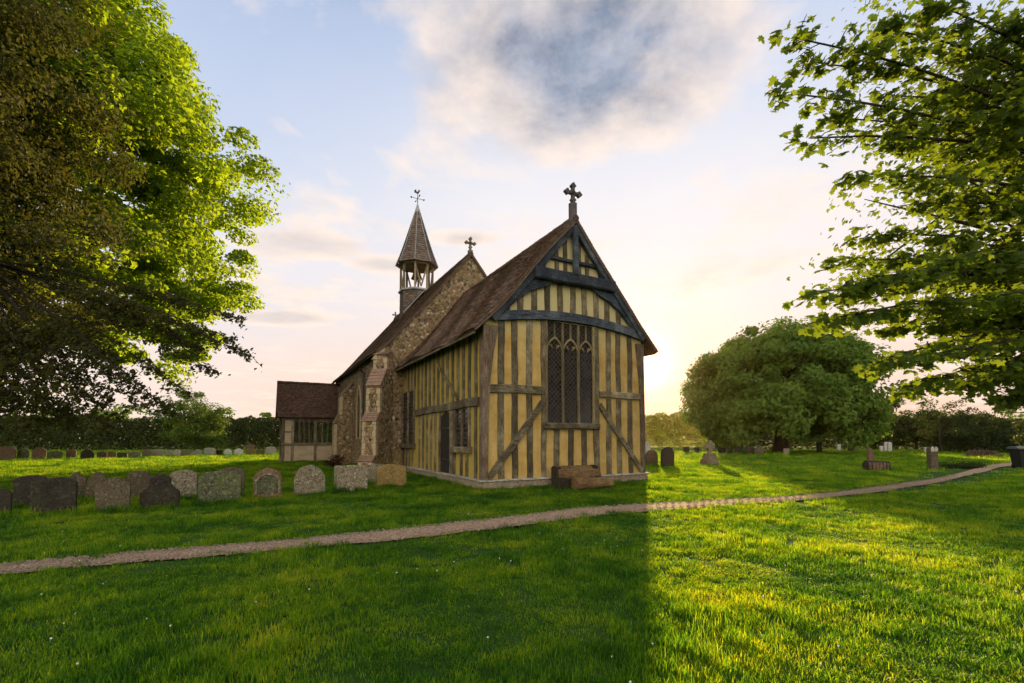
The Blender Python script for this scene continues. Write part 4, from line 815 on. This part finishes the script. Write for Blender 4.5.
# hedges
M['lf_hazel'] = m_leaf('hazel_leaves', (.04,.085,.014), (.095,.16,.026), (.2,.3,.03), .4)
def hedge(name, label, pts, h, depth, n, leaf, mat, var=.5, group=None):
    pts = np.array(pts, float); seg = np.linalg.norm(np.diff(pts, axis=0), axis=1); S = seg.sum(); s = RNG.uniform(0, S, n); cs = np.concatenate([[0], np.cumsum(seg)]); i = np.clip(np.searchsorted(cs, s)-1, 0, len(seg)-1)
    f = ((s-cs[i])/seg[i])[:, None]; c = pts[i]*(1-f)+pts[i+1]*f; d = unit(pts[i+1]-pts[i]); nn = np.stack([-d[:, 1], d[:, 0]], -1)
    ph = RNG.uniform(0, 6, 4); top = h*(1+var*.25*(np.sin(s*.35+ph[0])+.7*np.sin(s*.9+ph[1])+.5*np.sin(s*2.1+ph[2])+.35*np.sin(s*4.7+ph[3])))
    z = RNG.uniform(0, 1, n)**.8*top; w = depth*.5*np.sqrt(np.clip(1.05-(z/top)**3, .1, 1)); k = RNG.choice([-1, 1], n)*RNG.uniform(.3, 1, n)**.5+RNG.normal(0, .12, n)
    lump = 1+.18*np.sin(s*1.7+z*1.9+ph[1])
    xy = c+nn*(k*w*lump)[:, None]; P = np.concatenate([xy, z[:, None]], 1); N = np.concatenate([nn*k[:, None]*.8, .4+0*z[:, None]], 1)+RNG.normal(0, .5, P.shape)
    t = .5+.22*np.sin(s*.6+ph[2])*np.sin(z*1.3+s*.21)+RNG.normal(0, .18, n)
    return tag(leaf_mesh(name, P, N, leaf*RNG.uniform(.6, 1.3, n), t, mat, None), label, 'hedge', group)
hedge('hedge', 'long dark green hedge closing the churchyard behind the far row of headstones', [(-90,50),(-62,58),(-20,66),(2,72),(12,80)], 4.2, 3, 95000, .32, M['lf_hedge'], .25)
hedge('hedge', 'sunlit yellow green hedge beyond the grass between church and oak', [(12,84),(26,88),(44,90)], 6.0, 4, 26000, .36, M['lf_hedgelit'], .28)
hedge('hedge', 'dark hedge running behind the oak trunk and the white gravestones', [(31,72),(50,66),(64,58),(72,50)], 4.3, 4, 30000, .34, M['lf_hedge'], .3)
hedge('hedge', 'low scrubby hedge along the right boundary behind the black bin', [(46,52),(52,44),(56,36),(60,24)], 3.0, 3, 22000, .26, M['lf_hedge'], .45)
# smaller trees and shrubs of the boundary
tree('hazel_tree', 'small bright green bushy tree standing up out of the long dark hedge', (-33.5,50,0), (-33.5,50,4.5), .16, (-34,50,3.3), (3.8,2.6,3.2), 80, .9, 170, .22, M['lf_hazel'], 18, -.9, .5)
tree('elder_bush', 'sprawling dark bush right of the oak with gaps of sky above', (50.5,50,0), (50.5,50,3.4), .14, (50.5,50,2.6), (4.2,2.5,2.4), 50, .8, 130, .25, M['lf_hedge'], 22, -.9, .5, 'bush', lump=.25)
tree('thorn_tree', 'thin thorn tree with open twiggy top right of the twin topped stone', (44.5,49,0), (44.6,49,4.6), .08, (44.6,49,3.0), (3.2,2.0,2.4), 38, .6, 60, .22, M['lf_hedge'], 30, -.8, .45, lump=.3)
tree('holly_bush', 'tall dark bush at the far right above the black bin', (39,33,0), (39,33,4), .15, (39.2,33,2.6), (3.8,2.4,2.7), 60, .75, 150, .2, M['lf_hedge'], 22, -.9, .5, 'bush', lump=.2)
tree('field_maple', 'low leafy tree of the hedge behind the oak, on its right side', (53,62,0), (53,62,4), .2, (53,62,3.4), (5,3.5,2.9), 60, 1.0, 130, .3, M['lf_hedge'], 22, -.9, .5, lump=.2)
b_ = empty('barberry_shrub', (-9.1,24.2,0), 0, 'small dark red shrub at the foot of the flint buttress', 'shrub'); P, N, t, C = crown_pts((0,0,.25), (.5,.35,.35), 22, .2, 60, .4, -.4); leaf_mesh('foliage', P, N, RNG.uniform(.05,.1,len(P)), t, M['lf_red'], b_)
bw = MB()
for q in C: bw.tube([(0,0,-.05), q*.5+np.array([0,0,.05]), q], [.015,.01,.004], 5, False)
bw.build('stems', M['bark'], b_)
# rank weeds beside the path, far woods on the skyline
P, N, t, C = crown_pts((23.2,24.6,.08), (1.2,.6,.22), 30, .25, 60, .3, -.2); tag(leaf_mesh('weeds', P, N, RNG.uniform(.06,.13,len(P)), t, M['lf_hedge'], None), 'dark rank weeds on the grass beside the path', 'weeds', kind='stuff')
Pf, Nf, tf = [], [], []
for i in range(46):
    a = rad(-48+i*2.15+random.uniform(-.8,.8)); D = random.uniform(170, 230); hh = random.uniform(6, 12)
    P, N, t, C = crown_pts((D*math.sin(a), D*math.cos(a), hh*.5), (random.uniform(6,11), 5, hh*.55), 22, 2.2, 40, .4, -.9); Pf.append(P); Nf.append(N); tf.append(t)
Pf = np.concatenate(Pf); tag(leaf_mesh('distant_woods', Pf, np.concatenate(Nf), RNG.uniform(.8,1.6,len(Pf)), np.concatenate(tf), M['lf_oak'], None), 'distant woods along the skyline', 'woods', kind='stuff')

# ------------------------------------------------------------------ headstones
def gprofile(kind, w, h):
    x = w/2; P = []
    arc = lambda cx, cz, r, a0, a1, n=10, ry=None: [(cx+r*math.cos(rad(a0+(a1-a0)*i/n)), cz+(ry or r)*math.sin(rad(a0+(a1-a0)*i/n))) for i in range(n+1)]
    if kind == 'round': top = arc(0, h-x, x, 0, 180, 16)
    elif kind == 'segment': top = arc(0, h-x*.42, x, 0, 180, 16, x*.42)
    elif kind == 'shoulder': top = [(x, h*.72), (x*.86, h*.80), (x*.70, h*.80)]+arc(0, h-x*.36, x*.66, 0, 180, 14, x*.36)+[(-x*.70, h*.80), (-x*.86, h*.80), (-x, h*.72)]
    elif kind == 'bell': top = [(x, h*.48)]+[(x*(.98-.46*t), h*(.48+.22*t**1.6)) for t in (.25,.5,.75,1)]+arc(0, h-x*.56, x*.56, 8, 172, 14)+[(-x*(.98-.46*t), h*(.48+.22*t**1.6)) for t in (1,.75,.5,.25)]+[(-x, h*.48)]
    elif kind == 'ogee': top = [(x, h*.78), (x*.8, h*.84), (x*.55, h*.86), (x*.38, h*.93), (x*.2, h*.985), (0, h), (-x*.2, h*.985), (-x*.38, h*.93), (-x*.55, h*.86), (-x*.8, h*.84), (-x, h*.78)]
    elif kind == 'flat': top = [(x, h*.9), (x*.93, h*.985), (x*.8, h), (0, h*1.005), (-x*.8, h*.995), (-x*.93, h*.98), (-x, h*.9)]
    elif kind == 'pointed': top = [(x, h*.62), (x*.62, h*.86), (x*.2, h*.99), (0, h), (-x*.2, h*.99), (-x*.62, h*.86), (-x, h*.62)]
    elif kind == 'chip': top = [(x, h*.80), (x*.72, h*.97), (x*.3, h), (-x*.5, h*.98), (-x, h*.95)]
    j = random.uniform(-.03, .03)
    top = [(a+random.uniform(-.012,.012), z+random.uniform(-.013,.011)+a*j) for a, z in top]
    return [(-x*.97, -.25), (x*.97, -.25)]+top
STONES = []
def headstone(px0, px1, ptop, pbase, kind, mat, label, group, th=.11, yaw=0., lean=0., carve=None, name='headstone'):
    cx = (px0+px1)/2; x, y = gp(cx, pbase); sc = y/F; w = (px1-px0)*sc/(math.cos(RZ+yaw)-x/y*math.sin(RZ+yaw)); h = (pbase-ptop)*sc+.04
    STONES.append((x, y, w))
    root = empty(name, (x, y, 0), RZ+yaw+random.uniform(-.06,.06), label, 'headstone', group); root.rotation_euler = (rad(random.uniform(-3,3)), lean+rad(random.uniform(-1.5,1.5)), root.rotation_euler[2])
    pr = gprofile(kind, w, h); b = MB(); b.prism(pr, lambda a, z: (a,-th/2,z), lambda a, z: (a,th/2,z)); st = b.build('stone', M[mat], root, bevel=min(.015, th*.2))
    if carve:
        b = MB()
        if carve == 'roundel':
            r = w*.14; z0 = h-w*.28; ring = lambda q: [(q*math.cos(2*math.pi*i/18), z0+q*math.sin(2*math.pi*i/18)) for i in range(18)]
            a, c = ring(r*1.3), ring(r)
            for i in range(18):
                k = (i+1) % 18; b.prism([a[i], a[k], c[k], c[i]], lambda q, z: (q,-th/2+.01,z), lambda q, z: (q,-th/2-.018,z))
            b.prism(ring(r*.45), lambda q, z: (q,-th/2+.01,z), lambda q, z: (q,-th/2-.02,z))
            b.build('carved_roundel', M[mat], root)
        elif carve == 'arch':
            x = w*.36; o = [(x+.05,h*.18),(x+.05,h*.55)]+[((x+.05)*math.cos(rad(a)), h*.55+(x*.78+.04)*math.sin(rad(a))) for a in range(15,180,15)]+[(-x-.05,h*.55),(-x-.05,h*.18)]
            i_ = [(x,h*.18),(x,h*.55)]+[(x*math.cos(rad(a)), h*.55+x*.78*math.sin(rad(a))) for a in range(15,180,15)]+[(-x,h*.55),(-x,h*.18)]
            b.prism(o+i_[::-1], lambda q, z: (q,-th/2+.01,z), lambda q, z: (q,-th/2-.03,z)); b.build('arched_moulding', M['glich'], root)
            b = MB(); b.prism([(q*.97, z) for q, z in i_], lambda q, z: (q,-th/2+.008,z), lambda q, z: (q,-th/2-.006,z)); b.build('mossy_panel', M['gmoss'], root)
    return root
G1 = 'weathered headstones of the near row'
for a in [
 (-14,11,491,516,'chip','gdark','black headstone cut off by the left frame edge, clipped shoulder, near row',.12,.1),
 (13,49,477.5,507,'segment','gdark','wide black headstone with low curved top, second from the left in the near row',.12,0),
 (31,77,480,514,'segment','gdark','broadest black headstone with shouldered top, overlapping the stone behind it at left',.12,.05),
 (65,87,474,501,'ogee','gbrown','dark brown stone with ogee top half hidden behind the broadest black headstone',.1,0),
 (85,108,474,501,'pointed','gbrown','dark brown peaked headstone standing behind and left of the square shouldered brown one',.1,0),
 (96,130,479.5,511.5,'ogee','gbrown','reddish brown headstone with squared shoulders and a pale right edge, near row',.14,.06),
 (122,152,472.5,502,'shoulder','gbrown','grey brown round headed stone just behind and left of the bell shaped stone',.1,0),
 (140,180,476,508,'bell','gdark','blackish bell shaped headstone with a carved roundel',.13,0),
 (170,197,472,498.5,'segment','glich','speckled lichen grey headstone behind and right of the bell shaped stone',.12,0),
 (198,241,472.5,503.5,'segment','gmoss','wide mossy headstone streaked green above a pale reddish foot',.14,.03),
 (219,244.5,469,496,'segment','gbrown','brown headstone peeping out behind the wide mossy streaked one',.12,0),
 (253,282,470,499,'round','gred','reddish headstone with a raised arch framing a mossy panel',.16,0),
 (294,325,467,496,'round','glich','round topped headstone crusted with pale lichen left of the rectangular stone',.14,0),
 (337,367,467,491,'flat','glich','low rectangular lichened headstone with flat top in front of the church wall',.14,.05),
 (365,387,465,483,'segment','glich','small grey headstone half hidden behind the orange lichened stone',.1,0),
 (377,406,465.5,487,'segment','gorange','orange lichened low headstone nearest the flint corner of the church',.15,.04),
 (334,350,467,487,'flat','glich','grey headstone whose left edge shows behind the low rectangular stone',.1,0)]:
    headstone(*a[:7], G1, a[7], a[8], 0, 'roundel' if a[4] == 'bell' else ('arch' if a[5] == 'gred' else None))
G2 = 'small headstones of the far row'
FAR = [(-9,16,447,461,'segment','gred','broad reddish headstone at the far left end of the far row under the dark tree'),
 (17,30,449,460.5,'round','gmoss','mossy greenish round topped headstone beside the broad reddish one, far row'),
 (32,46,448,460.5,'shoulder','gred','far row headstone with pale blotched reddish face and rounded shoulders'),
 (47,62,451.5,460.5,'segment','gmoss','low wide mossy headstone between two reddish ones in the far row'),
 (66,76,450,460,'flat','gred','narrow square topped reddish headstone in the far row'),
 (80,94,450,460,'round','gdark','only blackish round headstone of the far row'),
 (97,107,452,459.5,'segment','gred','reddish low stone, left one of a touching pair right of the blackish far stone'),
 (107,116,452,459.5,'segment','gred','reddish low stone, right one of a touching pair right of the blackish far stone'),
 (117,127,453,459,'flat','gmoss','lowest greenish stone of the far row, right of the reddish pair'),
 (128,140,452,458.8,'segment','glich','low broad grey headstone right of the lowest greenish one in the far row'),
 (141.7,152,450,458.3,'shoulder','glich','grey brown shouldered headstone above the bell shaped near stone, far row'),
 (153,163,450,458,'flat','gpale','square topped greyish headstone with light right edge in the far row'),
 (165.5,172,450.5,457.7,'segment','gpale','pale narrow headstone, left of a close pale pair in the far row'),
 (173,180,450,457.7,'round','gpale','pale narrow headstone, right of a close pale pair in the far row'),
 (181,191,450.5,457.2,'segment','glich','mottled grey headstone just right of the close pale pair in the far row'),
 (192.5,202,450,456.8,'shoulder','gpale','pale shouldered headstone fifth from the orange stone in the far row'),
 (204,215,448,456.5,'segment','gpale','tallest pale mottled headstone in the middle of the far row'),
 (216,222.5,450.5,456.3,'flat','gdark','small dark square headstone right of the tallest pale one in the far row'),
 (223.7,231.7,449.5,456.2,'round','gwhite','whitish round headstone right of the small dark square one, far row'),
 (234,243,449,456,'shoulder','gwhite','whitish shouldered headstone next to the orange brown one, far row'),
 (245.5,254.5,449,456,'flat','gorange','orange brown headstone in the far row between a whitish and a reddish one'),
 (245.5,254.5,444.5,453,'segment','gred','dull red headstone standing behind the orange brown one in the far row'),
 (256,264,450,455.8,'flat','gred','low reddish headstone between the orange brown and the porch side pale stone'),
 (265.5,276,447,455.6,'segment','gpale','pale headstone at the end of the far row beside the porch')]
for a in FAR: headstone(*a[:7], G2, .1)
G3 = 'gravestones on the open grass by the oak'
for a in [(646,657,450.5,467,'round','gbrown','brown round topped headstone close to the right corner of the church'),
 (661.5,673,447.5,467.5,'round','gdark','dark tall round topped headstone lit from behind, right of the church corner'),
 (644.5,650,442,461,'pointed','gpale','narrow pale stone showing behind the brown headstone at the church corner'),
 (684,688.8,447,454,'flat','gdark','small dark stone in the sunny grass, first from the church'),
 (694.8,699.2,447.6,454,'flat','gdark','small dark stone in the sunny grass between the first one and the stone cross'),
 (719,725.6,448,454.6,'flat','gdark','square black stone just right of the stone cross'),
 (727.5,732,448,455,'round','gdark','slim black stone second to the right of the stone cross'),
 (735,742,446.5,455,'segment','gdark','black curved headstone left of the low wide one under the oak'),
 (746,754,447.5,456,'flat','gdark','low wide black headstone under the left skirts of the oak'),
 (756,763,447.5,456,'segment','gbrown','dark brown headstone nearest left of the oak trunk'),
 (784,789,449,456,'flat','glich','short grey stone right beside the oak trunk'),
 (817,821.5,442.6,453.8,'flat','gdark','tall narrow dark stone in the shade right of the oak trunk'),
 (837,840,444.6,452,'flat','gwhite','single slim white stone in the oak shade'),
 (848.8,852.6,442.8,452.4,'flat','gdark','dark tilted stone right of the single slim white one'),
 (854,856.8,446.6,452.4,'round','glich','tiny grey stone leaning up to the dark tilted one'),
 (880.3,883.2,446.4,452.6,'flat','gwhite','shortest of three white marble stones right of the oak'),
 (884.6,887.6,442.4,452.6,'flat','gwhite','middle one of three white marble stones right of the oak'),
 (888.6,891.8,442.4,452.6,'segment','gwhite','right hand one of three white marble stones beyond the split log stump'),
 (924.2,926.8,447.4,453.8,'flat','gpale','slim pale stone far behind the twin topped stone')]:
    headstone(*a[:7], G3, .13, 0, rad(14) if 'tilted' in a[6] else 0)
# stone cross on a stepped base
x, y = gp(710, 466); r_ = empty('stone_cross', (x, y, 0), RZ*.4, 'weathered stone cross on a rough stepped base in the sunny grass', 'grave cross')
b = MB(); b.prism([(-.42,-.1),(.42,-.1),(.36,.3),(.26,.42),(.2,.72),(-.2,.72),(-.3,.4),(-.38,.3)], lambda a, z: (a,-.3,z), lambda a, z: (a,.3,z)); b.build('base', M['glich'], r_, bevel=.05)
b = MB(); b.prism([(-.62,-.1),(-.3,-.1),(-.33,.34),(-.5,.4)], lambda a, z: (a,-.22,z), lambda a, z: (a,.12,z)); b.build('fallen_kerb', M['gred'], r_, bevel=.03)
b = MB(); t_ = .08
b.prism([(-.12,.7),(.12,.7),(.09,1.0),(.28,.97),(.28,1.19),(.09,1.16),(.10,1.42),(-.10,1.42),(-.09,1.16),(-.28,1.19),(-.28,.97),(-.09,1.0)], lambda a, z: (a,-t_,z), lambda a, z: (a,t_,z)); b.build('cross', M['glich'], r_, bevel=.015)
b = MB()
for i in range(16):
    a0, a1 = 2*math.pi*i/16, 2*math.pi*(i+1)/16; b.prism([(.23*math.cos(a0),1.08+.23*math.sin(a0)),(.23*math.cos(a1),1.08+.23*math.sin(a1)),(.17*math.cos(a1),1.08+.17*math.sin(a1)),(.17*math.cos(a0),1.08+.17*math.sin(a0))], lambda a, z: (a,-.05,z), lambda a, z: (a,.05,z))
b.build('ring', M['glich'], r_)
# leaning slab and log stump
x, y = gp(872, 464.5); r_ = empty('headstone', (x, y, 0), RZ*.2, 'thin reddish slab leaning sideways behind the dark log stump', 'headstone', G3); r_.rotation_euler = (rad(8), rad(-15), RZ*.2)
b = MB(); b.prism(gprofile('pointed', .40, 1.02), lambda a, z: (a,-.06,z), lambda a, z: (a,.06,z)); b.build('stone', M['gred'], r_, bevel=.012)
def log(p0, p1, r, n=14, wob=.06):
    p0, p1 = Vector(p0), Vector(p1); ax = (p1-p0).normalized(); e = ax.cross(Vector((0,0,1))).normalized(); g = e.cross(ax); ph = [random.uniform(0,6) for _ in range(3)]
    b = MB(); m = 7; vs = []
    for i in range(m):
        for k in range(n):
            a = 2*math.pi*k/n; q = r*(1+wob*math.sin(3*a+ph[0])+wob*.6*math.sin(5*a+ph[1]+i*.4)+random.uniform(-.4,.4)*wob)
            vs.append(p0.lerp(p1, i/(m-1))+e*q*math.cos(a)+g*q*math.sin(a))
    fs = [(i*n+k, i*n+(k+1) % n, (i+1)*n+(k+1) % n, (i+1)*n+k) for i in range(m-1) for k in range(n)]+[tuple(range(n))[::-1], tuple(range((m-1)*n, m*n))]
    b.add(vs, fs); return b
x, y = gp(876, 470.5); r_ = empty('log_stump', (x, y, 0), rad(-6), 'dark split log stump lying on the grass near the path', 'log')
log((-.48,0,.22), (.5,-.04,.2), .25, 16, .1).build('log', M['bark'], r_)
b = MB()
for i in range(7): b.add([(-.42+i*.13,-.27,.05),(-.39+i*.13,-.30,.05),(-.38+i*.13,-.25,.40),(-.42+i*.13,-.22,.42)], [(0,1,2,3)])
for i in range(6): b.box((-.44+i*.155,-.275+random.uniform(0,.02),.03), (-.33+i*.155,-.2,.34+random.uniform(-.05,.06)))
b.build('split_bark', M['twig'], r_, bevel=.01)
# twin topped brown stone by the path
x, y = gp(933, 469.8); r_ = empty('twin_headstone', (x, y, 0), RZ*.3, 'brown double gravestone with two rounded pale tops standing by the path', 'headstone')
b = MB(); w = .21
pr = [(-w,-.2),(w,-.2),(w,.92)]+[(.105+.105*math.cos(rad(a)), .98+.15*math.sin(rad(a))) for a in range(0,181,20)]+[(-.105+.105*math.cos(rad(a)), .98+.15*math.sin(rad(a))) for a in range(0,181,20)]+[(-w,.92)]
b.prism(pr, lambda a, z: (a,-.11,z), lambda a, z: (a,.11,z)); b.build('stone', M['gbrown'], r_, bevel=.015)
for s_ in (-1, 1):
    b = MB(); b.prism([(s_*.105+.098*math.cos(rad(a)), .97+.155*math.sin(rad(a))) for a in range(-30,211,20)], lambda a, z: (a,-.125,z), lambda a, z: (a,.125,z)); b.build('rounded_top', M['gpale'], r_, bevel=.01)
# flat stones near the church
for (px, py, w, d, h, lab, mt) in [(365,467.5,.85,.5,.10,'pale flat stone slab in the grass at the foot of the buttress','gpale'),(270,466.3,.62,.5,.09,'thin brown flat slab in the grass behind the reddish arched headstone','gbrown')]:
    x, y = gp(px, py); b = MB(); b.box((-w/2,-d/2,-.1), (w/2,d/2,h)); o = b.build('flat_stone', M[mt], None, bevel=.025); o.location = (x, y, 0); o.rotation_euler = (0, 0, RZ); tag(o, lab, 'stone slab')
# log bench against the front wall
bp_ = U0+UX*2.95-VX*.7; r_ = empty('log_bench', bp_, RZ, 'rustic bench of two split logs in front of the ochre church wall', 'bench')
bk = log((-.78,.12,.46), (.80,.12,.43), .22, 18, .05)
bk.v = [(x_, .12+(y_-.12)*.45+(z_-.45)*.35, z_) for x_, y_, z_ in bk.v]; bk.build('backrest', M['log'], r_)
log((-.55,-.40,.17), (.80,-.44,.16), .17, 16, .07).build('seat', M['log'], r_)
for xx in (-.86, .55):
    b = MB(); b.prism([(-.30,-.05),(.34,-.05),(.36,.62),(.26,.68),(.1,.64),(.04,.34),(-.28,.30)], lambda a, z: (xx,a,z), lambda a, z: (xx+.2,a,z)); b.build('end_post', M['bark'], r_, bevel=.02)
# black waste bin at the path end
x, y = gp(1016, 468.6); r_ = empty('waste_bin', (x+.75, y, 0), rad(-24), 'black plastic waste bin with grey lid standing at the end of the path', 'bin')
b = MB(); b.add([(-.52,-.42,.06),(.52,-.42,.06),(.52,.42,.06),(-.52,.42,.06),(-.62,-.5,.98),(.62,-.5,.98),(.62,.5,.98),(-.62,.5,.98)], [(0,3,2,1),(4,5,6,7),(0,1,5,4),(1,2,6,5),(2,3,7,6),(3,0,4,7)]); b.build('bin_body', M['binplastic'], r_, bevel=.03)
b = MB(); b.prism([(-.56,.99),(.56,.99),(.56,1.05),(.3,1.11),(-.3,1.13),(-.56,1.06)], lambda a, z: (-.67,a,z), lambda a, z: (.67,a,z)); b.build('bin_lid', M['binlid'], r_, bevel=.015)
b = MB(); b.box((.16,-.475,.50), (.46,-.455,.80)); o_ = b.build('sticker', M['paper'], r_); o_.rotation_euler = (rad(-5),0,0)
b = MB(); b.tube([(-.6,-.53,.93),(.6,-.53,.93)], [.025,.025], 8); b.build('bin_handle', M['binplastic'], r_)
for s_ in (-1, 1):
    b = MB(); b.tube([(s_*.5-.05,.36,.10),(s_*.5+.05,.36,.10)], [.1,.1], 14); b.build('wheel', M['binplastic'], r_)
# brushwood heap
x, y = gp(982, 457.3); b = MB()
for i in range(420):
    a = random.uniform(0, 6.28); q = random.random()**.6; c_ = Vector((1.35*q*math.cos(a), .8*q*math.sin(a), max(.02, .62*(1-q*q)*random.random()))); d = Vector((random.gauss(0,1), random.gauss(0,.6), random.gauss(0,.35))).normalized()*random.uniform(.15,.5)
    b.tube([c_-d, c_+d*.2+Vector((0,0,.05)), c_+d], [.02,.018,.006], 4, False)
o = b.build('brush_heap', M['twig']); o.location = (x, y, 0); tag(o, 'heap of brown cut brushwood near the far end of the path', 'brushwood heap')
# uncut grass round the stones, the church foot and the path edges
q, sz = [], []
for (x, y, w) in STONES:
    n = 26 if y < 18 else 16; l = RNG.uniform(-.62, .62, n)*w; d = RNG.choice([-1, 1, -1], n)*RNG.uniform(.08, .22, n)
    q.append(np.stack([x+UX.x*l+VX.x*d, y+UX.y*l+VX.y*d, 0*l], -1)); sz.append(RNG.uniform(.7, 1.5, n)*(1 if y < 18 else 1.4))
for (a, c) in (((-.25,-.3),(6.5,-.3)), ((-.25,-.3),(-.25,8.7)), ((-1.2,8.4),(-1.2,16)), ((-4.6,20.0),(-1,20.0))):
    n = int(14*math.hypot(c[0]-a[0], c[1]-a[1])); t = RNG.uniform(0, 1, n); uu = a[0]+(c[0]-a[0])*t+RNG.normal(0,.05,n); vv = a[1]+(c[1]-a[1])*t+RNG.normal(0,.05,n)
    q.append(np.stack([U0.x+UX.x*uu+VX.x*vv, U0.y+UX.y*uu+VX.y*vv, 0*t], -1)); sz.append(RNG.uniform(.7, 1.4, n))
q, sz = np.concatenate(q), np.concatenate(sz)
tall = []
for (n, R, a, b_, w) in [(44,.10,.06,.14,.0032),(40,.09,.07,.17,.0034),(46,.11,.05,.11,.003)]:
    v, f, t = clump(n, R, a, b_, w); tall.append(np_mesh('grass_tuft', v, f, M['grass'], None, t))
scatter('long_grass', q, RNG.uniform(0, 6.28, len(q)), np.stack([sz, sz, sz*RNG.uniform(.8, 1.3, len(sz))], -1), tall, 'longer uncut grass round the headstones, church foot and path edge')
# thin evening haze
b = MB(); b.box((-130,-30,-1.2), (130,262,32))
t = NT('warm_haze'); v_ = t.n('ShaderNodeVolumePrincipled'); v_.inputs['Color'].default_value = (1,.72,.42,1); v_.inputs['Density'].default_value = .00007; v_.inputs['Anisotropy'].default_value = .8
t.t.links.new(v_.outputs[0], t.out.inputs['Volume']); tag(b.build('haze', t.m), 'thin warm evening haze over the churchyard', 'haze', kind='stuff'); cy.volume_bounces = 0
